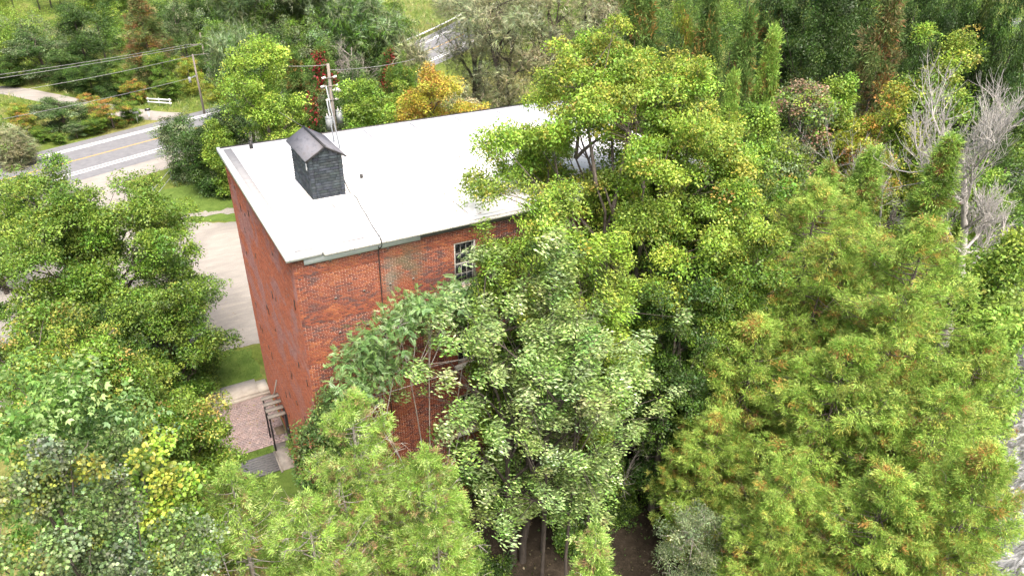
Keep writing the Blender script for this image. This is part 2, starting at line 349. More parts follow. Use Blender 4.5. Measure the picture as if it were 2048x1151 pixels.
# front wall (y = 0): mortar slab with window openings, bricks proud of it
xe = sorted({0, L, *[h[0] for h in WINS], *[h[0]+WW for h in WINS]}); ze = sorted({-.6, H-.12, *[h[1] for h in WINS], *[h[1]+WH for h in WINS]})
cells = []
for xa, xb in zip(xe, xe[1:]):
    for za, zb in zip(ze, ze[1:]):
        if not any(hx-.01 < xa < hx+WW-.01 and hz-.01 < za < hz+WH-.01 for hx, hz in WINS): cells.append((xa, xb, .0, .42, za, zb))
fw = link('front_wall', mesh_np('front_wall', [boxes(cells, None)], MORTAR), mill)
Rb = brick_field(L, H-.15, WINS); n = len(Rb); cx = (Rb[:, 0]+Rb[:, 1])/2; cz = (Rb[:, 2]+Rb[:, 3])/2
PALB = np.array([(.205, .068, .038), (.175, .058, .036), (.14, .05, .036), (.105, .043, .036), (.24, .088, .042), (.088, .047, .043)])
on = vnoise(cx, cz, .55, 1)*.6+vnoise(cx, cz, 1.7, 2)*.4
pk = rngb.random(n) + (on-.5)*1.3
idx = np.select([pk > .95, pk > .62, pk > .40, pk > .2, pk > .06], [4, 0, 1, 2, 3], 5)
cb = PALB[idx]*rngb.uniform(.85, 1.15, (n, 1))
def blob(cx, cz, x, z, rx, rz): return np.clip(1.25-np.hypot((cx-x)/rx, (cz-z)/rz)*1.25, 0, 1)[:, None]
speck = np.clip(vnoise(cx, cz, 3.1, 7)*1.9-.1, 0, 1)[:, None]
cb = cb*(1-blob(cx, cz, 4.5, 14.0, 1.0, 1.3)*speck*.95) + np.array([.085, .085, .05])*blob(cx, cz, 4.5, 14.0, 1.0, 1.3)*speck*.95      # moss stain
cb = cb*(1-blob(cx, cz, 3.75, 13.4, .4, 1.5)*speck*.7) + np.array([.13, .14, .11])*blob(cx, cz, 3.75, 13.4, .4, 1.5)*speck*.7
cb = cb*(1-blob(cx, cz, 4.4, 13.0, .7, .6)*.6) + np.array([.22, .06, .03])*blob(cx, cz, 4.4, 13.0, .7, .6)*.6                           # smeared red wash
cb = cb*(1-.35*np.clip((cx-6)/6, 0, 1))[:, None]                                                                                       # brick darker towards the creek end
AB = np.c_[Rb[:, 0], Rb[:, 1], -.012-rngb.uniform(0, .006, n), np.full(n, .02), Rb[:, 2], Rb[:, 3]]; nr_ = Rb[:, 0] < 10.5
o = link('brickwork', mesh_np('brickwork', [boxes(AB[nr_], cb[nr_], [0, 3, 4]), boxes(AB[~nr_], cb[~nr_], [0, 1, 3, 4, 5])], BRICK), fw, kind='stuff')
o['label'] = 'orange and maroon brickwork with pale mortar joints'
# gable wall (x = 0)
gw = link('gable_wall', mesh_np('gable_wall', [box(.0, .42, .421, W, -.6, H-.12)], MORTAR_RED), mill)
Rg = brick_field(W-.002, H-.15, []); n = len(Rg); cx = (Rg[:, 0]+Rg[:, 1])/2; cz = (Rg[:, 2]+Rg[:, 3])/2
PALG = np.array([(.285, .098, .056), (.26, .088, .052), (.31, .115, .068), (.225, .082, .054), (.20, .11, .088)])
pk = rngb.random(n); wth = vnoise(cx*.6, cz, 1.1, 11)*.65+vnoise(cx, cz, 2.7, 12)*.35
idx = np.select([pk > .8, pk > .5, pk > .2, pk > .06], [2, 0, 1, 3], 4); cg = PALG[idx]*rngb.uniform(.9, 1.1, (n, 1))
g = (np.clip((wth-.47)*5, 0, 1)*np.clip((cz-3)/6, .25, 1)*.7)[:, None]; cg = cg*(1-g)+np.array([.22, .135, .13])*g*rngb.uniform(.75, 1.2, (n, 1))
o = link('brickwork', mesh_np('brickwork', [boxes(np.c_[-.010-rngb.uniform(0, .006, n), np.full(n, .02), Rg[:, 0]-.012, Rg[:, 1]-.012, Rg[:, 2], Rg[:, 3]], cg, [0, 3, 4])], BRICK), gw, kind='stuff')
o['label'] = 'salmon red weathered brickwork of the blank gable wall'
link('back_wall', mesh_np('back_wall', [box(0, L, W+.002, W+.03, -.6, H-.12), box(.42, L, W-.4, W, -.6, H-.12)], MORTAR_RED), mill)
link('end_wall', mesh_np('end_wall', [box(L-.42, L-.002, .421, W-.41, -.6, H-.12), box(L, L+.02, 0, W, -.6, H-.12)], MORTAR_RED), mill)
link('floor_slab', mesh_np('floor_slab', [box(.43, L-.43, .43, W-.41, z, z+.1) for z in (3.2, 7.2, 11.2)], DARK), mill)
# bricks out of line on the gable: dark missing bricks and iron wall ties
for k in range(30):
    yy = rngb.uniform(.6, W-.6); zz = rngb.uniform(2.5, 15.1)
    link('wall_tie', mesh_np('wall_tie', [box(-.03, -.008, yy, yy+rngb.uniform(.06, .13), zz, zz+rngb.uniform(.15, .45))], METAL_BLACK), gw)
for (u, v_) in [(660, 520), (718, 507), (775, 496), (671, 595), (780, 567), (826, 556), (680, 663), (735, 648), (728, 580)]:
    p = onY(u, v_, 0); w_ = link('anchor_plate', mesh_np('anchor_plate', [disc_cyl((p[0], -.02, p[2]), .05, .03, 10, (0, -1, 0))], CONC), fw)
    link('bolt', mesh_np('bolt', [disc_cyl((p[0], -.045, p[2]), .02, .03, 6, (0, -1, 0))], METAL_BLACK), w_)
# windows
fr = [box(.002, .07, .01, .2, 0, WH-.002), box(WW-.07, WW-.002, .01, .2, 0, WH-.002), box(.07, WW-.07, .01, .2, WH-.07, WH-.002), box(.07, WW-.07, .10, .2, 0, .06)]
fr_me = mesh_np('window_frame', fr, SASH)
sash_up, sash_lo, panes = [], [], []
ix0, ix1, zb0, zm, zt = .071, WW-.071, .061, WH*.5, WH-.071
for lo, z0, z1, y in ((1, zb0, zm+.02, .13), (0, zm-.02, zt, .165)):
    S = sash_lo if lo else sash_up
    S += [box(ix0, ix0+.05, y, y+.033, z0, z1), box(ix1-.05, ix1, y, y+.033, z0, z1), box(ix0+.05, ix1-.05, y, y+.033, z0, z0+(.09 if lo else .05)), box(ix0+.05, ix1-.05, y, y+.033, z1-.05, z1)]
    gx0, gx1, gz0, gz1 = ix0+.05, ix1-.05, z0+(.09 if lo else .05), z1-.05; cw = (gx1-gx0)/3; ch = (gz1-gz0)/2
    for k in (1, 2): S.append(box(gx0+cw*k-.013, gx0+cw*k+.013, y+.003, y+.03, gz0, gz1))
    for k in range(3): S.append(box(gx0+cw*k+.013*(k > 0), gx0+cw*(k+1)-.013*(k < 2), y+.004, y+.029, gz0+ch-.013, gz0+ch+.013))
    for i in range(3):
        for j in range(2): panes.append((gx0+cw*(i+.5), y+.016, gz0+ch*(j+.5)))
up_me = mesh_np('upper_sash', sash_up, SASH); lo_me = mesh_np('lower_sash', sash_lo, SASH)
pane_me = mesh_np('pane', [box(-cw/2-.004, cw/2+.004, -.003, .003, -ch/2-.004, ch/2+.004)], GLASS)
sill_me = mesh_np('sill', [(np.array([[-.16, -.14, -.2], [WW+.16, -.14, -.2], [WW+.16, .12, -.2], [-.16, .12, -.2], [-.16, -.14, -.03], [WW+.16, -.14, -.03], [WW+.16, .12, -.0], [-.16, .12, -.0]]), BOXF, None)], STONE)
back_me = mesh_np('dark_backing', [box(-.1, WW+.1, .425, .44, -.1, WH+.1)], DARK)  # near-black panel whose colour stands for the unlit room behind the glass
for hx, hz in WINS:
    w_ = link('window', fr_me, mill, (hx, 0, hz))
    link('upper_sash', up_me, w_); link('lower_sash', lo_me, w_); link('sill', sill_me, w_); link('dark_backing', back_me, w_)
    for p in panes: link('pane', pane_me, w_, p)
# roof
RO = .22
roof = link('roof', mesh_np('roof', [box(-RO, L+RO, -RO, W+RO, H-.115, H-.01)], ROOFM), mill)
def rp(name, x0, x1, y0, y1, z0, z1, m): return link(name, mesh_np(name, [box(x0, x1, y0, y1, z0, z1)], m), roof)
rp('flashing', -RO-.03, -RO+.13, -RO-.03, W+RO+.03, H-.2, H+.05, WHITE_TRIM)
rp('flashing', -RO+.131, 1.1, -RO-.03, -RO+.13, H-.2, H+.03, WHITE_TRIM)
rp('flashing', 1.101, L+RO, -RO-.025, -RO+.13, H-.11, H+.025, WHITE_TRIM)
rp('flashing', -RO+.131, L+RO, W+RO-.05, W+RO+.03, H-.2, H+.035, METAL_BLACK)
rp('edge_strip', -RO+.24, .42, .2, W-.1, H-.0095, H-.004, ROOF_GREY)
rp('edge_strip', .17, 2.9, .02, .19, H-.0095, H-.003, ROOF_GREY)
rp('edge_strip', 3.7, 5.3, .05, .12, H-.0095, H-.003, ROOF_GREY)
for sx, y0, y1 in ((2.78, .3, 4.4), (4.7, .3, 13.6), (7.5, .3, 13.6), (10.3, .3, 13.6), (13.1, .3, 13.6), (15.9, .3, 13.6), (18.7, .3, 13.6)): rp('seam', sx, sx+.05, y0, y1, H-.0095, H+.001, ROOF_GREY)
rp('gutter', 1.15, L, -RO-.16, -RO-.027, H-.19, H-.075, GUTTER)
link('fascia_board', mesh_np('fascia_board', [box(.42, 5.15, -.10, -.03, H-.52, H-.205)], BLUE_TRIM), mill)
link('fascia_board', mesh_np('fascia_board', [box(5.16, L, -.08, -.03, H-.46, H-.205)], WOOD_DECK), mill)
def pipe(px, py, r, h, dark):
    o = link('vent_pipe', mesh_np('vent_pipe', [disc_cyl((px, py, H-.01), r, h, 12)], METAL_BLACK if dark else METAL_GREY), roof)
    link('boot', mesh_np('boot', [tube([(px, py, H-.01), (px, py, H+.05), (px, py, H+.16)], [r*2.4, r*1.7, r*1.15], 12)], ROOFM), o)
pipe(1.27, 12.73, .09, .55, True); pipe(4.84, 6.04, .075, .34, True); pipe(7.9, .35, .04, .18, True)

# cupola, clad in dark shingles
CX0, CX1, CY0, CY1, CZ0, CZ1, CR = 2.2, 3.62, 4.66, 7.62, H+.09, H+1.93, H+2.36
cxm = (CX0+CX1)/2
core = [box(CX0, CX1, CY0, CY1, H-.01, CZ1)]
gv = np.array([[CX0, CY0, CZ1], [CX1, CY0, CZ1], [cxm, CY0, CR-.05], [CX0, CY1, CZ1], [CX1, CY1, CZ1], [cxm, CY1, CR-.05]])
core += [(gv, np.array([[0, 1, 2], [3, 5, 4]]), None), (gv, np.array([[0, 2, 5, 3], [1, 4, 5, 2]]), None)]
cup = link('cupola', mesh_np('cupola', core, METAL_BLACK), mill)
cup['label'] = 'dark shingled rooftop cupola with small gabled roof'
def shc(): return np.array([.075, .088, .098])*rngb.uniform(.72, 1.25)*np.array([1, rngb.uniform(.95, 1.08), rngb.uniform(.95, 1.12)])
def shingle(u0, u1, z0, z1, face):
    c = shc(); t0, t1 = .042+rngb.uniform(0, .012), .004; u1 -= .006
    if face == 0: pts = [(u0, CY0-t0, z0), (u1, CY0-t0, z0+rngb.normal(0, .006)), (u1, CY0-t1, z1), (u0, CY0-t1, z1), (u0, CY0, z0), (u1, CY0, z0), (u1, CY0, z1), (u0, CY0, z1)]
    else: pts = [(CX0-t0, u1, z0), (CX0-t0, u0, z0+rngb.normal(0, .006)), (CX0-t1, u0, z1), (CX0-t1, u1, z1), (CX0, u1, z0), (CX0, u0, z0), (CX0, u0, z1), (CX0, u1, z1)]
    link('shingle', mesh_np('shingle', [(np.array(pts), np.array([[0, 1, 2, 3], [0, 4, 5, 1], [1, 5, 6, 2], [4, 0, 3, 7]]), np.tile(c, (8, 1)))], SHINGLE), cup)
rows_ = 15; rh = (CZ1-CZ0)/rows_
for k in range(rows_+4):
    z0 = CZ0+k*rh; z1 = z0+rh*.80; x0, x1 = CX0+.16, CX1-.16
    if z1 > CZ1:
        f_ = (z1-CZ1)/(CR-CZ1)*(CX1-CX0)/2; x0, x1 = CX0+f_+.02, CX1-f_-.02
    if x1-x0 > .1:
        e = [x0]; first = rngb.uniform(.12, .32)
        while e[-1]+first < x1-.06: e.append(e[-1]+first); first = rngb.uniform(.3, .5)
        e.append(x1)
        for a_, b_ in zip(e, e[1:]): shingle(a_, b_, z0, z1, 0)
    if z1 <= CZ1+.02:
        shingle(CX0-.03, CX0+.155, z0, z1, 0); shingle(CX1-.155, CX1+.02, z0, z1, 0)
        e = [CY0]; first = rngb.uniform(.2, .45)
        while e[-1]+first < CY1-.1: e.append(e[-1]+first); first = rngb.uniform(.45, .7)
        e.append(CY1)
        for a_, b_ in zip(e, e[1:]): shingle(a_, b_, z0, z1, 1)
CUPR = mat_noise('cupola_roll_roofing', (.07, .07, .08), (.14, .145, .165), 4, .85, bumpd=.01, stretch=(1, .4, 1), c3=(.11, .10, .105))
for s in (-1, 1):
    e = .17; ex = cxm+s*((CX1-CX0)/2+e); ez = CZ1-(e)*(CR-CZ1)/((CX1-CX0)/2)
    V = np.array([[cxm, CY0-.16, CR], [ex, CY0-.16, ez], [ex, CY1+.16, ez], [cxm, CY1+.16, CR]]); V2 = V.copy(); V2[:, 2] += .045
    P = np.concatenate([V, V2]) + np.array([s*.001, 0, 0])
    rpn = link('roof_panel', mesh_np('roof_panel', [(P, BOXF if s > 0 else BOXF[:, ::-1], None)], CUPR), cup)
    link('drip_edge', mesh_np('drip_edge', [bar((cxm+s*.01, CY0-.185, CR+.02), (ex, CY0-.185, ez+.02), .03, .07)], METAL_BLACK), cup)
link('ridge_cap', mesh_np('ridge_cap', [bar((cxm, CY0-.17, CR+.05), (cxm, CY1+.17, CR+.05), .1, .025)], METAL_BLACK), cup)
link('curb', mesh_np('curb', [box(CX0-.09, CX1+.09, CY0-.09, CY0-.045, H-.008, H+.09), box(CX0-.09, CX0-.045, CY0-.044, CY1+.05, H-.008, H+.09), box(CX1+.045, CX1+.09, CY0-.044, CY1+.05, H-.008, H+.09)], ROOFM), cup)
link('torn_patch', mesh_np('torn_patch', [box(CX0-.05, CX0-.042, 4.95, 5.12, 16.75, 17.05), box(CX0-.05, CX0-.042, 4.88, 4.95, 16.85, 16.93)], WHITE_TRIM), cup)
# lightning cable over the roof and down the wall
cab = [(3.72, 5.2, H+.75), (3.9, 5.0, H+.03), (3.95, 4.2, H+.025), (3.8, 3.2, H+.025), (3.7, 2.2, H+.025), (3.55, 1.1, H+.025), (3.44, -.05, H+.045), (3.42, -.27, H+.04), (3.4, -.42, H-.05), (3.4, -.42, H-.25), (3.38, -.14, H-.5), (3.36, -.06, H-.6), (3.33, -.05, 12.0), (3.3, -.05, 8.0), (3.3, -.05, .2)]
link('cable', mesh_np('cable', [tube(spline(cab, 4), .022, 5)], CABLE), mill)
# two thin guyed masts on the roof behind the cupola
for k, (mx, my, hh, lx) in enumerate(((5.39, 11.09, 3.3, -.35), (5.47, 12.37, 2.2, -.12))):
    o = thing('roof_mast', ('taller', 'shorter')[k]+' thin grey pipe mast standing on the white roof behind the cupola', 'mast', (mx, my, H-.01), 'roof masts')
    link('pipe', mesh_np('pipe', [tube([(0, 0, 0), (lx*.5, 0, hh*.5), (lx, .02, hh)], .032, 8, cap=True)], METAL_GREY), o)
    link('base_plate', mesh_np('base_plate', [disc_cyl((0, 0, 0), .09, .02, 10)], METAL_GREY), o)

# ------------------------------------------------------------------ patio, steps, deck and door hood by the gable
patio = poly_sheet('patio', [(-4.6, 8.55), (-.06, 8.55), (-.06, 13.5), (-4.6, 13.5)], .03, mat_noise('paver_joint', (.17, .14, .13), (.24, .2, .19), 5, .95, bumpd=0))
pa = []
for i in range(int(4.5/.205)):
    for j in range(int(4.9/.155)): pa.append((-4.58+i*.205+.006+(.1 if j % 2 else 0), -4.58+i*.205+.2+(.1 if j % 2 else 0)-.004, 8.57+j*.155, 8.57+j*.155+.146, .02, .052))
pa = np.array(pa); pa[:, 1] = np.minimum(pa[:, 1], -.07); pa[:, 5] += rngb.uniform(0, .006, len(pa))
cp = np.array([(.195, .15, .14), (.18, .138, .132), (.21, .166, .155), (.175, .142, .138)])[rngb.integers(0, 4, len(pa))]*1.7*rngb.uniform(.9, 1.08, (len(pa), 1))
link('pavers', mesh_np('pavers', [boxes(pa, cp, [0])], mat_attr('paver', .9, .2, 25, .25)), patio, kind='stuff')
link('steps', mesh_np('steps', [box(-3.6, -.62, 13.52, 14.95, .0, .32), box(-.61, -.03, 13.52, 14.6, .0, .34), box(-5.4, -.03, 13.3, 13.515, 0, .2)], CONC_PALE), kind='structure')
link('path', mesh_np('path', [box(-1.0, -.32, 6.2, 8.5, 0, .07), box(-1.12, -1.005, 6.1, 7.9, 0, .11)], CONC), kind='structure')
link('hatch', mesh_np('hatch', [box(-.62, -.1, 9.2, 9.95, .03, .075)], mat_noise('rusty_cover', (.13, .10, .06), (.22, .18, .12), 6, .9)), patio)
deck = thing('plank_walkway', 'dark weathered plank walkway leading to the path below the patio', 'walkway', (0, 0, 0))
for k in range(8): link('plank', mesh_np('plank', [box(-3.7, -1.13, 6.3+k*.195, 6.3+k*.195+.185, .03, .10+rngb.uniform(0, .012))], WOOD_DECK), deck)
hood = thing('door_hood', 'grey wooden slatted hood on dark posts over the gable door', 'canopy', (0, 0, 0))
for k in range(4):
    y0 = 9.05-k*.42; z0 = 2.75-k*.12
    link('slat', mesh_np('slat', [box(-1.05, -.12, y0, y0+.3, z0, z0+.06)], WOOD_GREY), hood)
for y in (9.2, 7.9):
    link('post', mesh_np('post', [box(-1.0, -.92, y, y+.08, 0, 2.74 - (9.2-y)*.27)], METAL_BLACK), hood)
for x in (-1.0, -.3): link('rafter', mesh_np('rafter', [bar((x, 9.4, 2.76), (x, 7.7, 2.28), .05, .1)], METAL_BLACK), hood)
link('brace', mesh_np('brace', [bar((-.02, 9.6, 3.5), (-.35, 9.2, 2.86), .06)], WOOD_GREY), hood)
door = link('door', mesh_np('door', [box(-.07, -.022, 8.1, 9.0, .05, 2.1)], METAL_BLACK), mill)
link('handle', mesh_np('handle', [box(-.1, -.071, 8.18, 8.24, 1.0, 1.12)], METAL_GREY), door)
rl = thing('railing', 'low black metal railing beside the shaded lawn below the walkway', 'railing', (-.35, 0, 0))
for y in (5.9, 5.2, 4.5, 3.8): link('post', mesh_np('post', [box(-.03, .03, y-.03, y+.03, 0, 1.02)], METAL_BLACK), rl)
for z in (.5, .98): link('rail', mesh_np('rail', [box(-.022, .022, 3.8, 5.9, z-.03, z+.03)], METAL_BLACK), rl)
tb = thing('metal_tub', 'round grey metal tub by the black railing under the cedar', 'tub', (.35-.9+.9, 5.0, 0))
for k, (zz0, r_) in enumerate(((.0, .5),)):
    a = np.arange(25)*2*np.pi/24
    tb.location = (.62-1.1+.05, 2.9, 0)
    link('wall', mesh_np('wall', [tube([(0, 0, 0), (0, 0, .3), (0, 0, .62), (0, 0, .62), (0, 0, .1)], [.46, .5, .54, .5, .44], 20)], METAL_GREY, True), tb)
    link('rim', mesh_np('rim', [tube(np.stack([.53*np.cos(a), .53*np.sin(a), np.full(25, .63)], 1), .025, 6)], METAL_GREY, True), tb)
    link('bottom', mesh_np('bottom', [disc_cyl((0, 0, .09), .44, .02, 20)], METAL_BLACK), tb)

# ------------------------------------------------------------------ roadside things: mailboxes, barrier, guard rail, poles, wires
def mailbox(u, v_, boxm, label, h=1.15, pw=.1):
    p = onZ(u, v_, .0); o = thing('mailbox', label, 'mailbox', (p[0], p[1], 0), 'roadside mailboxes')
    link('post', mesh_np('post', [box(-pw/2, pw/2, -pw/2, pw/2, 0, h)], WHITE_TRIM), o)
    a = np.linspace(0, np.pi, 9); prof = [(-.16, 0)]+[(-.16*math.cos(x), .18+.13*math.sin(x)) for x in a]+[(.16, 0)]
    V = np.array([[s*.34, py, h+pz] for s in (-1, 1) for py, pz in prof]); m_ = len(prof); i = np.arange(m_); j = (i+1) % m_
    b_ = link('box', mesh_np('box', [(V, np.stack([i, j, m_+j, m_+i], 1), None), (V[:m_], np.arange(m_)[None], None), (V[m_:], np.arange(m_)[::-1][None], None)], boxm), o)
    link('flag', mesh_np('flag', [box(-.1, .12, -.2, -.185, h+.2, h+.28)], WHITE_TRIM), b_)
mailbox(276, 246, METAL_GREY, 'grey mailbox on slim white post at the road verge', 1.2, .08)
mailbox(300, 240, METAL_BLACK, 'dark mailbox on thick white post next to the driveway', 1.25, .16)
g0, g1 = onZ(312, 402), onZ(352, 352)
gt = thing('pipe_gate', 'thin grey pipe gate at the grass edge near the road', 'gate', (g0[0], g0[1], 0)); gd = (g1-g0)*.8
link('post', mesh_np('post', [tube([(0, 0, 0), (0, 0, 1.5)], .06, 8, cap=True)], METAL_GREY), gt); link('post', mesh_np('post', [tube([(gd[0], gd[1], 0), (gd[0], gd[1], 1.3)], .05, 8, cap=True)], METAL_GREY), gt)
for z in (.45, 1.2): link('rail', mesh_np('rail', [tube([(0, 0, z), (gd[0], gd[1], z)], .03, 6)], METAL_GREY), gt)
p0, p1 = onZ(296, 211), onZ(345, 214)
bar_o = thing('barrier', 'white wooden two-rail barrier beside the driveway entrance', 'barrier', (p0[0], p0[1], 0)); dv = p1-p0
for z in (.5, .95): link('rail', mesh_np('rail', [bar((0, 0, z), (dv[0], dv[1], z), .06, .2)], WHITE_TRIM), bar_o)
for k in (.06, .5, .94): link('post', mesh_np('post', [box(dv[0]*k-.07, dv[0]*k+.07, dv[1]*k+.06, dv[1]*k+.2, 0, 1.1)], WHITE_TRIM), bar_o)
gr = thing('guard_rail', 'long white guard rail along the far road bend', 'guard rail', (0, 0, 0))
T_ = np.gradient(RC, axis=0); T_ /= np.linalg.norm(T_, axis=1)[:, None]; N_ = np.stack([-T_[:, 1], T_[:, 0]], 1); GL = RC+N_*6.9
sel = GL[(GL[:, 0] > 30) & (GL[:, 0] < 120)]
link('beam', mesh_np('beam', [tube(np.c_[sel, np.full(len(sel), .62)], .16, 4)], WHITE_TRIM), gr)
for p in sel[::1]: link('post', mesh_np('post', [box(p[0]-.08, p[0]+.08, p[1]+.05, p[1]+.2, 0, .75)], WOOD_GREY), gr)

def pole(u, vt, base, label, arms=(), r=.15, lean=0.0):
    d = base[:2]-CAM[:2]; D = math.hypot(*d); h = apex(u, vt, D)[2]
    o = thing('utility_pole', label, 'utility pole', (base[0], base[1], 0), 'wooden utility poles')
    link('shaft', mesh_np('shaft', [tube([(0, 0, -.3), (lean*.5, 0, h*.5), (lean, 0, h)], [r, r*.85, r*.7], 10, cap=True)], POLEW, True), o)
    return o, h
b1 = onZ(409, 228); pole1, h1 = pole(395, 108, b1, 'bare wooden utility pole by the road left of the bright ash tree')
link('bracket', mesh_np('bracket', [bar((-.9, 0, h1*.62), (0, 0, h1*.66), .08), box(-1.1, -.8, -.15, .15, h1*.55, h1*.64)], METAL_GREY), pole1)
b2 = onZ(420, 170); pole2, h2 = pole(402, 65, b2, 'wooden utility pole with crossarm standing in the far brush')
link('crossarm', mesh_np('crossarm', [bar((-1.6, .2, h2*.78), (1.8, -.2, h2*.8), .12, .14)], WOOD_GREY), pole2)
b3 = np.array([13.2, 40.0, 0.0]); pole3, h3 = pole(645, 128, b3, 'wooden utility pole with two grey transformers behind the white roof', r=.19)
wirepts = {}
for k, (dx, z, dy) in enumerate(((-.55, h3*.62, -.3), (.5, h3*.655, -.25))):
    c_ = link('transformer', mesh_np('transformer', [disc_cyl((dx, dy, z-.62), .32, 1.1, 16), disc_cyl((dx, dy, z+.48), .34, .06, 16)], METAL_GREY), pole3)
    for q in (-.12, .14): link('bushing', mesh_np('bushing', [tube([(dx+q, dy, z+.5), (dx+q, dy, z+.62), (dx+q*1.3, dy, z+.86)], [.06, .07, .035], 8)], PORC), c_)
    link('bracket', mesh_np('bracket', [bar((dx, dy, z), (0, 0, z), .08)], METAL_BLACK), pole3)
for z, a0, a1 in ((h3*.91, -.55, .45), (h3*.855, -.75, .55), (h3*.765, -.4, .45)):
    ar = link('crossarm', mesh_np('crossarm', [bar((a0, -.12, z), (a1, -.16, z+.06), .07)], WOOD_GREY), pole3)
    for x in (a0, a1): link('insulator', mesh_np('insulator', [disc_cyl((x-.17, -.15, z+.03), .10, .34, 8, (1, 0, .2))], PORC), ar)
link('lamp_head', mesh_np('lamp_head', [tube([(.1, -.2, h3*.83), (.45, -.35, h3*.835), (.8, -.5, h3*.82)], [.1, .22, .12], 10, cap=True)], PORC, True), pole3)
for x0, x1, z1 in ((-.1, -.75, h3*.35), (.05, -.12, h3*.2)): link('guy_wire', mesh_np('guy_wire', [tube([(x0, -.1, h3*.92), (x1, -.4, z1)], .035, 5)], WIRE), pole3)
for dx in (.18, .42): link('conduit', mesh_np('conduit', [tube([(dx, -.22, 0), (dx, -.22, h3*.52)], .05, 8, cap=True)], METAL_GREY), pole3)
def wire(p, q, sag, label, r=.024):
    p, q = np.array(p, float), np.array(q, float); s = np.linspace(0, 1, 25)[:, None]
    P = p+(q-p)*s; P[:, 2] -= sag*4*(s*(1-s))[:, 0]
    tag(link('power_line', mesh_np('power_line', [tube(P, r, 4)], WIRE)), label, 'wire', 'overhead power lines')
top1 = np.array([b1[0], b1[1], h1]); top2 = np.array([b2[0], b2[1], h2*.79]); top3 = np.array([b3[0], b3[1], h3])
def far_pt(u, v_, D): return apex(u, v_, D)
wire(top1+[0, 0, -.15], far_pt(-60, 196, 90), .3, 'single wire from the bare pole top towards the left edge')
wire(top1+[0, 0, -h1*.36], far_pt(-60, 250, 88), .25, 'lowest wire crossing the brush at left below the bare pole')
wire(top2+[-1.5, 0, .1], far_pt(-80, 160, 105), .2, 'uppermost wire at left running from the crossarm pole', .028)
wire(top2+[1.5, 0, .1], far_pt(-80, 168, 104), .2, 'second wire at left just beneath the uppermost one', .028)
wire(top1+[0, 0, -.1], apex(620, 75, 108), .25, 'wire from the bare pole rising into the trees to the right')
wire(top3+[0, 0, -.1], apex(540, 131, 66), .1, 'thin wire leaving the transformer pole to the left')
wire(top3+[0, 0, -h3*.04], apex(830, 118, 75), .25, 'thin wire leaving the transformer pole to the right')
wire(top3+[0, 0, -h3*.55], apex(560, 225, 62), .1, 'low wire from below the transformers into the bright ash tree')

# ------------------------------------------------------------------ foliage generators
def norm(a): return a/(np.linalg.norm(a, axis=-1, keepdims=True)+1e-9)
def T_diamond(w=.62, fold=.12):
    return np.array([[0, 0, 0], [.45, w/2, fold], [1, 0, -.05], [.45, -w/2, fold]]), np.array([[0, 1, 2, 3]])
def T_maple():
    V = np.array([[0, 0, 0], [.1, .46, .06], [.42, .30, .0], [.56, .5, .04], [1, 0, -.1], [.56, -.5, .04], [.42, -.30, .0], [.1, -.46, .06]])
    return V, np.array([[0, 2, 1], [2, 4, 3], [0, 4, 2], [0, 6, 4], [4, 6, 5], [0, 7, 6]])[:, ::-1]
def T_round():
    a = np.linspace(0, 2*np.pi, 7)[:-1]; V = np.array([[.5-.5*math.cos(x), .42*math.sin(x), .1*abs(math.sin(x))] for x in a])
    return V, np.array([[0, 1, 2, 3], [0, 3, 4, 5]])
def T_fan(k=6, w=.1, seed=0, spread=1.0):
    r = np.random.default_rng(seed); V = []; Fc = []
    for i in range(k):
        a = (i/(k-1)-.5)*2*spread + r.normal(0, .12); l = r.uniform(.6, 1)*(1-.25*abs(a)); s0 = .25*(i % 3)/2
        d = np.array([math.cos(a), math.sin(a), r.normal(0, .18)-.15*abs(a)]); p = np.array([-math.sin(a), math.cos(a), 0])
        b0 = np.array([s0, 0, 0]); V += [b0-p*w*.5, b0+p*w*.5, b0+d*l]; Fc.append([3*i, 3*i+1, 3*i+2])
    return np.array(V), np.array(Fc)
def T_pinnate(pairs=4, w=.14, droop=.35, ll=.42):
    V = []; Fc = []; k = 0
    for i in range(pairs):
        x = .25+.6*i/(pairs-1)
        for s in (-1, 1):
            b = np.array([x, 0, -droop*x*x]); d = norm(np.array([.55, s*.8, -.28])); p = norm(np.cross(d, [0, 0, 1.0])); m = b+d*ll*.5*(1-.25*i/pairs)
            V += [b, m+p*w/2, b+d*ll*(1-.25*i/pairs)+[0, 0, -.05], m-p*w/2]; Fc.append([k, k+1, k+2, k+3]); k += 4
    b = np.array([.85, 0, -droop*.7]); V += [b, b+[.2, w/2, -.05], b+[.42, 0, -.18], b+[.2, -w/2, -.05]]; Fc.append([k, k+1, k+2, k+3])
    return np.array(V), np.array(Fc)
TPL = {'diamond': T_diamond(), 'narrow': T_diamond(.38, .08), 'maple': T_maple(), 'round': T_round(), 'fan': T_fan(5, .12, 1), 'fan2': T_fan(5, .13, 4, .8),
       'ash': T_pinnate(2, .2, .3, .46), 'sumac': T_pinnate(7, .10, .55, .34), 'wisp': T_fan(3, .07, 9, .45)}
def scatter(kind, pos, ax, nr, s, col, rng, vj=.0):
    Vt, Ft = TPL[kind]; ax = norm(ax); nz = norm(nr-ax*(nr*ax).sum(1, keepdims=True)); ny = np.cross(nz, ax)
    V = pos[:, None] + s[:, None, None]*(Vt[None, :, :1]*ax[:, None] + Vt[None, :, 1:2]*ny[:, None] + Vt[None, :, 2:]*nz[:, None])
    n, m = len(pos), len(Vt); Fc = (Ft[None] + (np.arange(n)*m)[:, None, None]).reshape(-1, Ft.shape[1])
    C = np.repeat(col, m, 0)
    if vj: C = C*(1+vj*rng.normal(size=(len(C), 1))).clip(.5, 1.6)
    return (V.reshape(-1, 3), Fc, C)
GB = np.array([.95, 1.08, .95])*1.14
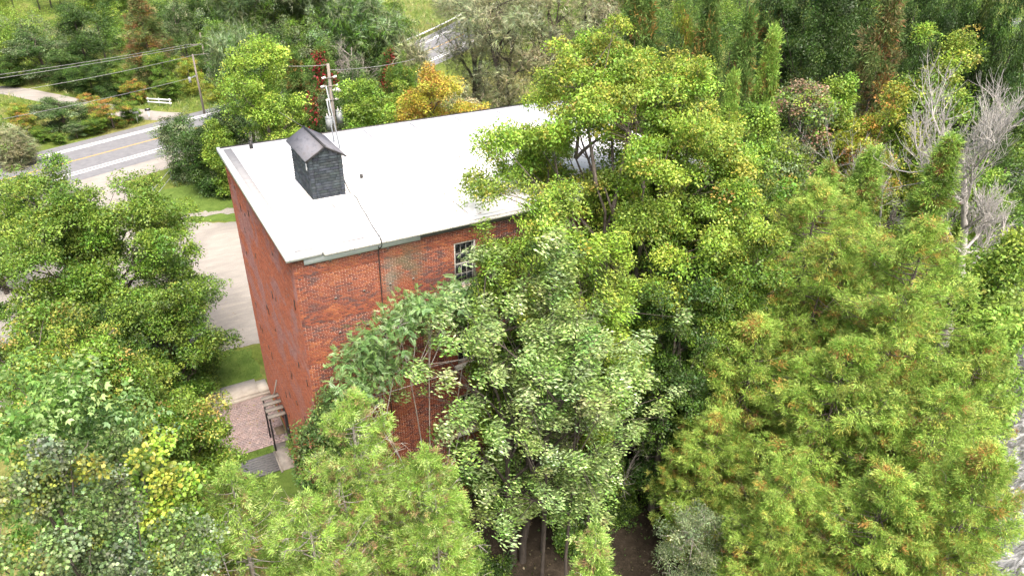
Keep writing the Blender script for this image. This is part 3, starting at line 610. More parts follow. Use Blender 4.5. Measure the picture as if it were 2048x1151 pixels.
def T_frond(seed, n=46):
    """soft puff of scale-leaf sprays, leaning along +x"""
    r = np.random.default_rng(seed); V = []; Fc = []
    for i in range(n):
        d = norm(r.normal(size=3)*[1, 1, .6]+[.2, 0, .15]); p0 = d*r.uniform(.05, .6)*[1, 1, .7]
        dd = norm(d*.6+np.array([.75, 0, .1])+r.normal(0, .38, 3)); p = norm(np.cross(dd, r.normal(size=3))); l = r.uniform(.28, .55); m = p0+dd*l*.5+[0, 0, .05]
        k = len(V); V += [p0, m+p*.03, p0+dd*l, m-p*.03]; Fc.append([k, k+1, k+2, k+3])
    return np.array(V), np.array([f for f in Fc])
def cluster(kind, seed, n=56, ratio=.25, wind=False):
    r = np.random.default_rng(seed); d = norm(r.normal(size=(n, 3))+[0, 0, .3]); pos = d*(.25+.75*r.random((n, 1))**.6)*[1, 1, .62]
    ax = d*.7+r.normal(0, .5, (n, 3))+[0, 0, -.25]; nr = d*.4+r.normal(0, .4, (n, 3))+[0, 0, .7]
    if wind: ax = ax*.45+np.array([1.0, 0, -.1])
    vr = .42 if (wind or kind == 'maple') else .2; c = np.clip(r.lognormal(-.1 if vr > .3 else 0, vr, (n, 1)), .4, 2.6)*np.clip(r.normal(1, .07, (n, 3)), .8, 1.2)
    return [scatter(kind, pos, ax, nr, ratio*r.uniform(.7, 1.3, n), c, r)]
FAM = {}
def family(key):
    if key in FAM: return FAM[key]
    obs = []
    for v_ in range(3):
        sd = hash_(key)+v_
        if key == 'frond':
            V, Fc = T_frond(sd); c = np.repeat(np.clip(np.random.default_rng(sd).normal(1, .22, (len(Fc), 1)), .55, 1.6)*np.clip(np.random.default_rng(sd+9).normal(1, .08, (len(Fc), 3)), .8, 1.25), 4, 0); me = mesh_np('cedar_frond', [(V, Fc, c)], NEEDLE_I)
        else:
            kind, n, ratio, wd = {'diamond': ('diamond', 58, .25, 0), 'fine': ('diamond', 90, .19, 0), 'narrow': ('narrow', 56, .3, 0), 'wind': ('narrow', 52, .34, 1), 'maple': ('maple', 80, .22, 0), 'round': ('round', 36, .31, 0), 'ash': ('ash', 26, .46, 0), 'wisp': ('wisp', 40, .55, 0), 'sumac': ('sumac', 7, 1.0, 0)}[key]
            me = mesh_np('leaf_cluster', cluster(kind, sd, n, ratio, wd), LEAF_I)
        obs.append(bpy.data.objects.new('leaf_cluster_source', me))
    g = bpy.data.node_groups.new('foliage_'+key, 'GeometryNodeTree')
    g.interface.new_socket('Geometry', in_out='INPUT', socket_type='NodeSocketGeometry'); g.interface.new_socket('Geometry', in_out='OUTPUT', socket_type='NodeSocketGeometry')
    N = g.nodes; gi = N.new('NodeGroupInput'); go = N.new('NodeGroupOutput'); jn = N.new('GeometryNodeJoinGeometry')
    def named(nm, dt):
        x = N.new('GeometryNodeInputNamedAttribute'); x.data_type = dt; x.inputs['Name'].default_value = nm; return x.outputs['Attribute']
    rot = named('rot', 'FLOAT_VECTOR'); scl = named('scl', 'FLOAT'); er = N.new('FunctionNodeEulerToRotation'); g.links.new(rot, er.inputs[0])
    ix = N.new('GeometryNodeInputIndex'); mo = N.new('ShaderNodeMath'); mo.operation = 'MODULO'; mo.inputs[1].default_value = 3; g.links.new(ix.outputs[0], mo.inputs[0])
    for v_, ob in enumerate(obs):
        oi = N.new('GeometryNodeObjectInfo'); oi.inputs['Object'].default_value = ob
        cm = N.new('FunctionNodeCompare'); cm.data_type = 'FLOAT'; cm.operation = 'EQUAL'; cm.inputs['B'].default_value = v_; cm.inputs['Epsilon'].default_value = .1; g.links.new(mo.outputs[0], cm.inputs['A'])
        ip = N.new('GeometryNodeInstanceOnPoints'); g.links.new(gi.outputs[0], ip.inputs['Points']); g.links.new(cm.outputs[0], ip.inputs['Selection']); g.links.new(oi.outputs['Geometry'], ip.inputs['Instance'])
        g.links.new(er.outputs[0], ip.inputs['Rotation']); g.links.new(scl, ip.inputs['Scale']); g.links.new(ip.outputs[0], jn.inputs[0])
    g.links.new(jn.outputs[0], go.inputs[0]); FAM[key] = g; return g
def hash_(k): return sum(ord(c)*(i+3) for i, c in enumerate(k))
def euler(ax, nr):
    ax = norm(ax); nz = norm(nr-ax*(nr*ax).sum(1, keepdims=True)); ny = np.cross(nz, ax)
    return np.stack([np.arctan2(ny[:, 2], nz[:, 2]), -np.arcsin(np.clip(ax[:, 2], -1, 1)), np.arctan2(ax[:, 1], ax[:, 0])], 1)
def inst(key, pos, ax, nr, scl, col):
    col = col*.96+col.mean(1, keepdims=True)*.04; return ('inst', key, pos, euler(ax, nr), scl, np.clip(col, .004, .8))
def points_mesh(sp):
    _, key, pos, rot, scl, col = sp; n = len(pos); me = bpy.data.meshes.new('crown'); me.vertices.add(n); me.vertices.foreach_set('co', pos.astype(np.float32).ravel())
    me.attributes.new('rot', 'FLOAT_VECTOR', 'POINT').data.foreach_set('vector', rot.astype(np.float32).ravel())
    me.attributes.new('scl', 'FLOAT', 'POINT').data.foreach_set('value', scl.astype(np.float32))
    me.attributes.new('Col', 'FLOAT_COLOR', 'POINT').data.foreach_set('color', np.concatenate([col, np.ones((n, 1))], 1).astype(np.float32).ravel()); me.update(); return me
def crown_link(sp, me, parent, name='crown'):
    o = link(name, me, parent, kind='stuff'); m = o.modifiers.new('foliage', 'NODES'); m.node_group = family(sp[1]); return o
def pick(pal, n, rng, gb=True):
    w = np.array([p[1] for p in pal], float); i = rng.choice(len(pal), n, p=w/w.sum()); return np.array([p[0] for p in pal])[i]*(GB if gb else 1)
def bez(p, c, q, k=6):
    s = np.linspace(0, 1, k)[:, None]; return p*(1-s)**2+2*c*s*(1-s)+q*s*s

def leafy(rng, Ht, R, base=.25, nc=70, rc=.9, leaves=25000, leaf='diamond', size=.2, pal=None, tip=None, tipamt=0.0, flat=.7, shape='oval', lean=(0, 0),
          tr=None, stems=1, wind=None, inner=.35, up=.5, bare=0.0, limb_r=1.0, limbsides=5, dense=1.0, hole=None):
    """one broadleaf tree in local coordinates -> trunk, branches, crown mesh parts"""
    tr = tr or Ht*.016; zb = Ht*base; hz = (Ht-zb)/2; zc = zb+hz
    lobes = rng.uniform(.72, 1.12, 12)
    C = []
    while len(C) < nc:
        w = rng.uniform(-1, 1); a = rng.uniform(0, 2*np.pi); f = rng.uniform(inner, 1)**.6 if rng.random() < .82 else rng.uniform(.1, .6)
        t = (w+1)/2
        prof = {'oval': math.sqrt(max(0, 1-w*w)), 'round': max(0, 1-abs(w)**3)**.6, 'spire': (1-t)**.75*min(1, t*5+.35), 'dome': math.sqrt(max(0, 1-max(w, -.2)**2))*(1 if w > -.5 else .75),
                'vase': min(1, .35+t)*math.sqrt(max(0, 1-max(0, w)**3))}[shape]
        k = int(a/(2*np.pi)*12); m = lobes[k]*rng.uniform(.85, 1.06)
        zf = f if shape not in ('spire',) else 1
        C.append((R*prof*f*m*math.cos(a), R*prof*f*m*math.sin(a), zc+hz*w*(zf if w > 0 else 1)*.97 - rc*.3))
    C = np.array(C); C[:, 2] = np.maximum(C[:, 2], .12*rc); C[:, :2] += np.array(lean)[None]*((C[:, 2]/Ht)**1.3)[:, None]
    rcs = rc*rng.uniform(.65, 1.3, nc); rcs *= np.where(C[:, 2] > Ht-rc*2, .7, 1)
    ext = np.quantile(np.hypot(C[:, 0]-np.array(lean)[0]*(C[:, 2]/Ht)**1.3, C[:, 1]-np.array(lean)[1]*(C[:, 2]/Ht)**1.3)+rcs, .96); fx = R/ext
    lz = np.array(lean)[None]*((C[:, 2]/Ht)**1.3)[:, None]; C[:, :2] = (C[:, :2]-lz)*fx+lz
    zt = (C[:, 2]+rcs*flat).max(); C[:, 2] = zb+(C[:, 2]-zb)*(Ht-zb)/(zt-zb)
    if hole is not None:
        hp, hd, hr = hole; w_ = C-hp; dl = np.linalg.norm(w_-(w_@hd)[:, None]*hd, axis=1); keep = (dl > hr*rng.uniform(.75, 1.1, nc)) | (rng.random(nc) < .06); C = C[keep]; rcs = rcs[keep]; nc = len(C)
    # trunk(s)
    trunk = []; tops = []
    for s in range(stems):
        a = rng.uniform(0, 2*np.pi) if stems > 1 else 0; off = (0 if stems == 1 else R*.35)
        top = np.array([lean[0]*.8+off*math.cos(a+s*2.4), lean[1]*.8+off*math.sin(a+s*2.4), Ht*(.82 if stems == 1 else .72)])
        b0 = np.array([.25*math.cos(s*2.4), .25*math.sin(s*2.4), 0])*(stems > 1); mid = b0*1.3+np.array([lean[0]*.15, lean[1]*.15, Ht*.45])
        P = bez(b0, mid, top, 12); P[1:-1] += rng.normal(0, R*.015, (10, 3))*[1, 1, 0]; P[0, 2] = -.25
        trunk.append(tube(P, tr*(1 if stems == 1 else .7)*np.linspace(1.25, .22, 12)**1.1, 9)); tops.append(P)
    # limbs: groups of clumps share a limb
    limbs = []; ng = max(4, nc//6); seeds = C[rng.choice(nc, ng, replace=False)]
    gi = np.argmin(((C[:, None]-seeds[None])**2).sum(-1), 1)
    for g in range(ng):
        mem = np.where(gi == g)[0]
        if not len(mem): continue
        cen = C[mem].mean(0); P = tops[g % stems]; hd = math.hypot(cen[0]-lean[0]*.5, cen[1]-lean[1]*.5)
        h0 = np.clip(cen[2]-hd*1.0-.6, Ht*base*.55, Ht*.74); j = np.argmin(abs(P[:, 2]-h0)); p = P[j]
        q = p+(cen-p)*.8; c = p+(q-p)*np.array([.35, .35, .6]); c += rng.normal(0, .12, 3)*R*.2
        r0 = limb_r*tr*(.42*(1-.6*j/12)+.06); lp = bez(p, c, q, 7); limbs.append(tube(lp, np.linspace(r0, r0*.35, 7), limbsides))
        for m in mem:
            e = C[m]; s0 = lp[rng.integers(3, 7)]; c2 = (s0+e)/2+rng.normal(0, .15, 3)*rcs[m]+[0, 0, .1*rcs[m]]
            limbs.append(tube(bez(s0, c2, e, 5), np.linspace(r0*.33, max(.006, r0*.1), 5), 4))
            for _ in range(3):
                d = norm(rng.normal(size=3)+[0, 0, .5]); limbs.append(tube(np.array([e-d*.1*rcs[m], e+d*.5*rcs[m]+rng.normal(0, .1, 3)*rcs[m], e+d*rcs[m]*.92]), [r0*.1+.006, .008, .004], 3))
    # leaves
    wts = rcs**2; cnt = rng.multinomial(int(leaves*(1-bare)/13*dense), wts/wts.sum()); ci = np.repeat(np.arange(nc), cnt); n = len(ci)
    d = norm(rng.normal(size=(n, 3))+[0, 0, .35]); rr = (.25+.75*rng.random(n)**.55)
    dens = .75+.45*rng.normal(size=(nc, 3))
    pos = C[ci] + d*(rcs[ci]*rr)[:, None]*[1, 1, flat]*np.clip(dens[ci], .55, 1.35)
    ax = d*.7+rng.normal(0, .55, (n, 3))+[0, 0, -.25]; nr = rng.normal(0, .45, (n, 3))+d*.45+[0, 0, up]
    if wind is not None: ax = ax*.55+np.array(wind)
    col = pick(pal, n, rng)*rng.uniform(.8, 1.2, (n, 1))
    col = col*(1+rng.normal(0, .12, (nc, 1)))[ci]*(1+rng.normal(0, .05, (nc, 3)))[ci]
    if tip is not None:
        hgt = np.clip((pos[:, 2]-zb)/(Ht-zb), 0, 1); out = np.clip(d[:, 2]*.6+.4, 0, 1)
        pr = tipamt*(rng.random(nc)[ci]*.9+.25)*(hgt**1.4)*(.25+.9*out*rr)
        hit = rng.random(n) < pr; mx = rng.uniform(.45, 1, (n, 1)); tc = pick(tip, n, rng, False)
        col = np.where(hit[:, None], col*(1-mx)+tc*mx, col)
    sz = size*2.15*rng.uniform(.7, 1.3, n); key = {'diamond': 'diamond'}.get(leaf, leaf)
    nr = nr*.7+[0, 0, .5]
    if wind is not None: key = 'wind' if leaf == 'narrow' else leaf; ax = np.array(wind)+rng.normal(0, .25, (n, 3))
    else: ax = rng.normal(size=(n, 3))*[1, 1, .25]
    return trunk, limbs, inst(key, pos, ax, nr, sz, col)

def cedar(rng, Ht, R, nb=240, sprays=36, size=.42, pal=None, brown=.12, browncol=((.24, .12, .05), (.30, .2, .05)), start=.06, tr=None, barefrac=.06, fan='fan', pw=.8, droop=.25, tops=1, bulge=.22, wind=(.0, 0, 0), blunt=1.5):
    tr = tr or Ht*.013; trunk = []; limbs = []; crown = []
    P = np.stack([rng.normal(0, .03, 14).cumsum()*.4, rng.normal(0, .03, 14).cumsum()*.4, np.linspace(-.25, Ht*.985, 14)], 1)
    trunk.append(tube(P, tr*np.linspace(1.2, .08, 14), 8))
    apx = [(0.0, 0.0, 1.0)] + [(rng.uniform(-.5, .5)*R, rng.uniform(-.5, .5)*R, rng.uniform(.78, .93)) for _ in range(tops-1)]
    for (ox, oy, hs) in apx[1:]:
        limbs.append(tube(bez(np.array([0, 0, Ht*.2]), np.array([ox*.6, oy*.6, Ht*.4]), np.array([ox, oy, Ht*hs]), 8), tr*np.linspace(.6, .06, 8), 6))
    POS, AX, NR, SZ, CO = [], [], [], [], []
    lob = rng.uniform(.72, 1.18, (9, 12)); lob = (lob+np.roll(lob, 1, 0)*.4)/1.4; gold = 2.39996
    for b in range(nb):
        ox, oy, hs = apx[0] if b % (tops+1) < 2 else apx[1+b % max(1, tops-1)] if tops > 1 else apx[0]
        t = start+(1-start)*((b+rng.random())/nb)**.92; z = t*Ht*hs; a = b*gold+rng.normal(0, .35)
        prof = min(1, (t+.03)/bulge)**.5*(1-t**blunt)**.8*1.02+.03
        Lb = R*prof*rng.uniform(.72, 1.12)*lob[int((a % (2*np.pi))/(2*np.pi)*9), int(t*11.9)]*(1 if (ox, oy) == (0, 0) else .75)
        dr = np.array([math.cos(a), math.sin(a), 0]); tx = np.interp(z, P[:, 2], P[:, 0])
        p = np.array([tx*(ox == 0)+ox*t/hs*.95, oy*t/hs*.95, z]); upt = .45*(t-.25)+.12
        q = p+dr*Lb+np.array([0, 0, Lb*upt]); c = p+dr*Lb*.55+np.array([0, 0, -Lb*droop*.5])
        k = 6; bp = bez(p, c, q, k); r0 = .006+Lb*.0085; limbs.append(tube(bp, np.linspace(r0, .005, k), 4))
        bare = rng.random() < barefrac; ns = max(2, int(sprays*.42*(.35+.9*Lb/R)*(.25 if bare else 1)))
        if bare:
            for _ in range(6):
                s0 = bp[rng.integers(2, k)]; dd = norm(dr+rng.normal(0, .5, 3)); limbs.append(tube(np.array([s0, s0+dd*Lb*.12+[0, 0, .03], s0+dd*Lb*.26]), [.008, .006, .003], 3))
        s = .28+.74*rng.random(ns)**.75; bc = bp[np.minimum((s*(k-1)).astype(int), k-2)]; bn = bp[np.minimum((s*(k-1)).astype(int)+1, k-1)]
        base_ = bc+(bn-bc)*((s*(k-1)) % 1)[:, None]; side = np.array([-dr[1], dr[0], 0]); sw = rng.normal(0, .30, ns)*(.35+.3*Lb)*(1.3-s*.6)+rng.normal(0, .1, ns)
        pos = base_+side*sw[:, None]+np.stack([np.zeros(ns)]*2+[rng.normal(.03, .20, ns)*(.5+.12*Lb)], 1)
        ax = dr*rng.uniform(.5, 1.1, (ns, 1))+side*(np.sign(sw)*rng.uniform(.1, .9, ns))[:, None]+np.stack([np.zeros(ns)]*2+[rng.normal(.12, .42, ns)], 1)+np.array(wind)
        nr = rng.normal(0, .5, (ns, 3))+dr*.35+[0, 0, .6]
        col = pick(pal, ns, rng)*rng.uniform(.78, 1.2, (ns, 1))*rng.normal(1, .12)
        br = rng.random(ns) < brown*(1.7-1.1*s)*(rng.random()**3*4); col = np.where(br[:, None], np.array(browncol)[rng.integers(0, len(browncol), ns)]*rng.uniform(.7, 1.2, (ns, 1)), col)
        POS.append(pos); AX.append(ax); NR.append(nr); SZ.append(size*rng.uniform(.6, 1.25, ns)); CO.append(col)
    POS, AX, NR, SZ, CO = map(np.concatenate, (POS, AX, NR, SZ, CO))
    return trunk, limbs, inst('frond', POS, AX, NR, SZ*1.12, CO)

def bare_tree(rng, Ht, R, tr, bend=(0, 0), depth=4, n0=9, start=.35, upb=.6, br=(4, 7)):
    trunk, limbs = [], []
    top = np.array([bend[0], bend[1], Ht*.75]); P = bez(np.zeros(3), np.array([bend[0]*-.4, bend[1]*-.4, Ht*.4]), top, 12); P[0, 2] = -.2
    trunk.append(tube(P, tr*np.linspace(1.2, .35, 12), 9))
    def grow(p, d, l, r, dep):
        k = 4; c = p+d*l*.5+rng.normal(0, .09, 3)*l; q = p+d*l+np.array([0, 0, l*.18*upb])+rng.normal(0, .06, 3)*l
        bp = bez(p, c, q, k); limbs.append(tube(bp if dep else bp[[0, 2, 3]], np.linspace(r, r*.45, k if dep else 3), 5 if dep > 1 else 3))
        if dep > 0:
            for _ in range(rng.integers(*br)):
                s = bp[rng.integers(1, k)]; dd = norm(d*.8+rng.normal(0, .55, 3)+[0, 0, upb*.5]); grow(s, dd, l*rng.uniform(.42, .66), max(.007, r*.5), dep-1)
    for i in range(n0):
        j = rng.integers(int(12*start), 12); a = rng.uniform(0, 6.28); d = norm(np.array([math.cos(a), math.sin(a), rng.uniform(.2, 1.1)])); grow(P[j], d, R*rng.uniform(.5, .9), tr*.42*(1-.5*j/12), depth-1)
    return trunk, limbs

TREES = {}
def plant(name, cat, label, p, parts, bark=BARK, leafm=LEAF, group=None):
    tr, li, cr = parts; o = thing(name, label, cat, (p[0], p[1], terrain(p[0], p[1])), group)
    if tr: link('trunk', mesh_np('trunk', tr, bark, True), o)
    if li: link('branches', mesh_np('branches', li, bark, True), o)
    if isinstance(cr, tuple): crown_link(cr, points_mesh(cr), o)
    elif cr: link('crown', mesh_np('crown', cr, leafm), o, kind='stuff')
    return o
def replant(src, label, p, sc_, rot, group=None):
    o = src.copy(); COL.objects.link(o); o.location = (p[0], p[1], float(terrain(p[0], p[1]))); o.scale = sc_; o.rotation_euler = (0, 0, rot); o['label'] = label
    if group: o['group'] = group
    for ch in list(src.children):
        c = ch.copy(); COL.objects.link(c); c.parent = o
    return o
def spot(u, vt, D):
    """stand at distance D so that the top shows at (u, vt)"""
    q = apex(u, vt, D); return np.array([q[0], q[1], 0.0]), q[2]-float(terrain(q[0], q[1]))
def half(wpx, q): return wpx/2/ppm(q)
G = lambda *c: c
P_MAPLE = [((.085, .15, .018), 4), ((.12, .19, .022), 4), ((.065, .12, .018), 3), ((.18, .25, .035), 2.5)]
P_BRIGHT = [((.17, .24, .03), 4), ((.22, .29, .04), 3), ((.12, .19, .025), 3), ((.30, .33, .05), 1)]
P_YELLOW = [((.32, .31, .03), 3), ((.24, .27, .03), 4), ((.16, .22, .03), 3)]
P_TIPS = [((.44, .42, .06), 4), ((.48, .30, .08), .6), ((.36, .41, .06), 5)]
P_LIME = [((.21, .30, .035), 4), ((.28, .37, .05), 3), ((.14, .22, .025), 3), ((.36, .40, .06), 1)]
P_ORANGE = [((.50, .22, .05), 3), ((.48, .32, .05), 2), ((.45, .15, .06), 1)]
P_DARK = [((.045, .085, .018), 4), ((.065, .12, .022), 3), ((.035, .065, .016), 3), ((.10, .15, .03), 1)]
P_GREY = [((.16, .19, .10), 3), ((.22, .25, .14), 2), ((.10, .13, .06), 3)]
P_TAN = [((.27, .24, .14), 3), ((.22, .20, .12), 3), ((.32, .29, .19), 2), ((.17, .18, .08), 2)]
P_PALE = [((.26, .32, .13), 3), ((.21, .28, .085), 4), ((.13, .20, .04), 4), ((.32, .37, .19), 1)]
P_SILVER = [((.20, .245, .145), 4), ((.16, .215, .085), 4), ((.10, .155, .04), 4), ((.22, .26, .04), 1.2), ((.27, .27, .05), .5)]
P_ASH = [((.12, .19, .045), 4), ((.19, .26, .08), 3), ((.07, .13, .025), 3), ((.28, .34, .16), 1)]
P_SUMAC = [((.15, .24, .08), 4), ((.21, .30, .13), 3), ((.10, .17, .05), 3), ((.36, .42, .26), 1)]
P_CEDAR = [((.23, .33, .055), 4), ((.29, .39, .085), 3), ((.16, .25, .04), 3), ((.36, .43, .13), 1.2)]
P_CEDARY = [((.25, .335, .06), 4), ((.33, .405, .09), 3), ((.18, .26, .04), 3), ((.44, .41, .09), 1.0)]
P_CEDARD = [((.10, .16, .035), 4), ((.14, .20, .05), 3), ((.07, .12, .03), 3)]
P_RUST = [((.10, .14, .04), 4), ((.15, .17, .06), 3), ((.20, .15, .07), 2)]

# ------------------------------------------------------------------ trees close to the mill
R_ = lambda s: np.random.default_rng(s)
# big maple left of the gravel lot
q = apex(105, 342, 46); p = (q[0], q[1], 0)
plant('maple_tree', 'tree', 'large round yellow-green maple at left beside the gravel lot', p, leafy(R_(1), q[2]+.3, 7.7, .12, 210, 1.15, 56000, 'diamond', .24, P_MAPLE+P_BRIGHT[:1], P_LIME, .8, .6, 'dome', inner=.5), BARK_DARK, LEAF_GLOSS)
q = apex(300, 560, 40); p = (q[0], q[1], 0)
plant('maple_tree', 'tree', 'dark green spreading maple between the gravel lot and the patio steps', p, leafy(R_(2), q[2]+.2, 4.4, .1, 95, .95, 23000, 'diamond', .21, P_MAPLE+P_DARK[:1], P_BRIGHT, .5, .55, 'dome', inner=.5), BARK_DARK, LEAF_GLOSS)
# yellow green maples in front of it
for k, (u, v_, D, R, lab) in enumerate([(15, 605, 29, 3.3, 'yellow-tipped young maple at the left edge in front of the dark maple'), (160, 668, 28, 2.2, 'slim yellow-topped maple second from the left edge'), (238, 695, 27.5, 2.4, 'yellow-green maple with golden crown between patio and left edge'), (345, 790, 26.5, 2.5, 'light green young maple just left of the paved patio'), (110, 760, 26, 2.6, 'dense green maple thicket stem behind the bluish ash')]):
    q = apex(u, v_, D); plant('young_maple', 'tree', lab, (q[0], q[1], 0), leafy(R_(20+k), q[2], R, .1, 85, .7, 17000, 'diamond', .19, P_BRIGHT[:3]+P_MAPLE[:2], [((.36, .38, .06), 4), ((.46, .34, .09), .7)], .55, .6, 'oval', inner=.45), BARK, LEAF, 'young maples left of the patio')
q = apex(75, 705, 19.5); plant('ash_tree', 'tree', 'bluish green ash with fine drooping leaflets at lower left', (q[0], q[1], 0), leafy(R_(31), q[2], 2.5, .25, 60, .75, 7500, 'ash', .26, P_ASH, None, 0, .8, 'oval', inner=.4), BARK, LEAF_GLOSS)
q = apex(190, 850, 18.5); plant('ash_tree', 'tree', 'smaller bluish green ash just above the yellow hazel', (q[0], q[1], 0), leafy(R_(32), q[2], 1.5, .3, 34, .7, 4500, 'ash', .24, P_ASH, None, 0, .8, 'oval', inner=.4), BARK, LEAF_GLOSS)
for k, (u, v_, D, R, lab) in enumerate([(30, 900, 11.5, 1.9, 'silver-leaved tree filling the bottom left corner'), (215, 1010, 11.5, 1.5, 'silver-leaved tree at the bottom edge below the hazel')]):
    q = apex(u, v_, D); plant('silver_maple', 'tree', lab, (q[0], q[1], 0), leafy(R_(40+k), q[2], R, .5, 80, .55, 14000, 'maple', .105, P_SILVER, None, 0, .8, 'oval', inner=.4, wind=(.5, .1, -.1)), BARK, LEAF_GLOSS)
q = apex(285, 890, 16.5); plant('hazel_tree', 'tree', 'yellow-green hazel with large round leaves at lower left', (q[0], q[1], 0), leafy(R_(50), q[2], 1.35, .4, 46, .42, 4200, 'round', .15, P_LIME+[((.10, .17, .03), 4), ((.28, .32, .045), 2)], [((.36, .37, .05), 4), ((.42, .27, .07), .4)], .35, .9, 'oval', inner=.3), BARK, LEAF_GLOSS)
# cedars at the bottom
for k, (u, v_, D, R, nb, lab) in enumerate([(455, 945, 17.2, 2.4, 150, 'open light green cedar with bare twigs right of the yellow hazel'), (700, 795, 18.5, 2.7, 260, 'feathery light green cedar at bottom centre in front of the mill corner'), (860, 900, 16.5, 2.0, 190, 'feathery cedar at bottom centre nearest the two trunks'), (600, 1000, 15.5, 2.2, 190, 'low feathery cedar at the bottom edge left of centre'), (1195, 1062, 13.0, 1.2, 110, 'pale green cedar top poking up at the bottom edge right of centre')]):
    q = apex(u, v_, D); plant('cedar_tree', 'tree', lab, (q[0], q[1], 0), cedar(R_(60+k), q[2], R, nb, 52, .235, P_CEDAR+[((.40, .45, .17), 1.4), ((.09, .15, .02), 1.6)], .13, ((.30, .19, .10), (.36, .28, .12)), .45 if k < 4 else .6, barefrac=.22, pw=.62, wind=(.25, .1, .05), bulge=.5, blunt=3.0, tops=3), BARK_PALE, NEEDLE, 'cedars along the bottom edge')
# shrubs at the mill corner
for k, (u, v_, D, R, lab) in enumerate([(655, 775, 25.0, 1.2, 'dark glossy shrub climbing the mill corner'), (620, 850, 24.5, .9, 'low dark shrub with reddish leaves at the foot of the mill corner')]):
    q = apex(u, v_, D); plant('corner_shrub', 'shrub', lab, (q[0], q[1], 0), leafy(R_(70+k), q[2] if k == 0 else q[2], R, .1, 46, .5, 6500, 'narrow', .19, [((.07, .12, .035), 4), ((.10, .17, .04), 3), ((.16, .22, .06), 1)]+([((.25, .10, .05), 1)] if k else []), None, 0, .9, 'oval'), BARK, LEAF_GLOSS)
# sumac leaning on the wall, foliage arching over bare stems
rs = R_(80); tr_, li_, PO, AXs = [], [], [], []
arch = [(722, 770), (712, 735), (742, 700), (775, 672), (795, 650), (835, 625), (880, 612), (925, 598), (960, 600), (805, 735), (765, 765), (905, 640), (700, 780), (728, 715), (758, 685), (815, 638), (858, 615), (902, 604), (740, 740), (860, 640), (940, 620), (720, 800)]
sb = np.array([4.0, -2.2, 0])
for ka, (u, v_) in enumerate(arch):
    e = onY(u, v_, -1.6-rs.uniform(0, .9))-sb; m = e*.5+np.array([rs.normal(0, .4)+.5, rs.normal(0, .2), .8]); e0 = np.array([0, 0, -.1]) if ka % 4 == 0 else last; m = m if ka % 4 == 0 else (e0+e)/2+rs.normal(0, .15, 3); li_.append(tube(bez(e0, m, e, 9), np.linspace(.04 if ka % 4 == 0 else .02, .01, 9), 5)); last = (m+e)/2 if ka % 4 == 0 else last
    for _ in range(4):
        d = norm(rs.normal(size=3)*[1, .6, .5]+[0, 0, .5]); q2 = e+d*.55; li_.append(tube(np.array([e-[0, 0, .2], e+d*.25, q2]), [.018, .013, .008], 4))
        for __ in range(6): PO.append(q2+rs.normal(0, .3, 3)*[1, .7, .6]); AXs.append(norm(rs.normal(size=3)*[1, 1, .3]+[.2, -.3, .1]))
PO = np.array(PO); AXs = np.array(AXs); n = len(PO)
plant('sumac_tree', 'tree', 'bluish green sumac arching against the brick front wall', sb, ([], li_, inst('sumac', PO, AXs, rs.normal(0, .3, (n, 3))+[0, -.2, 1], rs.uniform(.22, .36, n), pick(P_SUMAC, n, rs)*rs.uniform(.8, 1.2, (n, 1)))), BARK_PALE, LEAF_GLOSS)
# pale wind-blown tree on two trunks
q = apex(1112, 470, 22.3); p = onZ(1036, 1125)
WIND = (.75, -.35, -.05)
ln = (q[0]-p[0], q[1]-p[1])
plant('poplar_tree', 'tree', 'pale wind-blown tree on two slender trunks at centre in front of the mill', p, leafy(R_(90), q[2]-.9, 6.1, .27, 210, .48, 12500, 'narrow', .185, P_PALE, None, 0, .8, 'oval', lean=ln, tr=.2, stems=2, wind=WIND, inner=.3, up=.6), BARK_DARK, LEAF_GLOSS)
q = apex(1112, 462, 22.2); plant('poplar_tree', 'tree', 'slender pale leader of a poplar rising above the wind-blown crown', (q[0], q[1], 0), leafy(R_(92), q[2], 1.25, .55, 40, .42, 3600, 'narrow', .18, P_PALE, None, 0, .9, 'spire', wind=WIND, inner=.2, tr=.07), BARK_DARK, LEAF_GLOSS)
q = apex(1085, 640, 20.0); plant('poplar_tree', 'tree', 'lower pale wind-blown sapling right of the two trunks', (q[0]+2.0, q[1]+.6, 0), leafy(R_(91), q[2], 2.4, .45, 50, .6, 5000, 'narrow', .18, P_PALE, None, 0, .85, 'dome', wind=WIND, inner=.3, tr=.07), BARK_DARK, LEAF_GLOSS)
for k, (u, v_, D, R, H0, pal, lab) in enumerate([(1112, 362, 24.0, 1.7, .45, P_LIME, 'bright yellow-green sapling top rising in front of the roof edge'), (1225, 455, 24.5, 1.5, .4, P_LIME, 'light green sapling right of the yellow-green one'), (985, 440, 25.2, 1.4, .25, P_BRIGHT[:3], 'green sapling hiding the right half of the top window'), (1030, 500, 25.0, 1.8, .25, P_MAPLE, 'green sapling in front of the wall right of the window')]):
    q = apex(u, v_, D); plant('ash_sapling', 'tree', lab, (q[0], q[1], 0), leafy(R_(95+k), q[2], R, H0, 58, .55, 7500, 'narrow', .17, pal, P_YELLOW if k == 0 else None, .6, .8, 'oval', wind=(.3, -.1, -.1), inner=.3, tr=.07, bare=.1), BARK_DARK, LEAF)
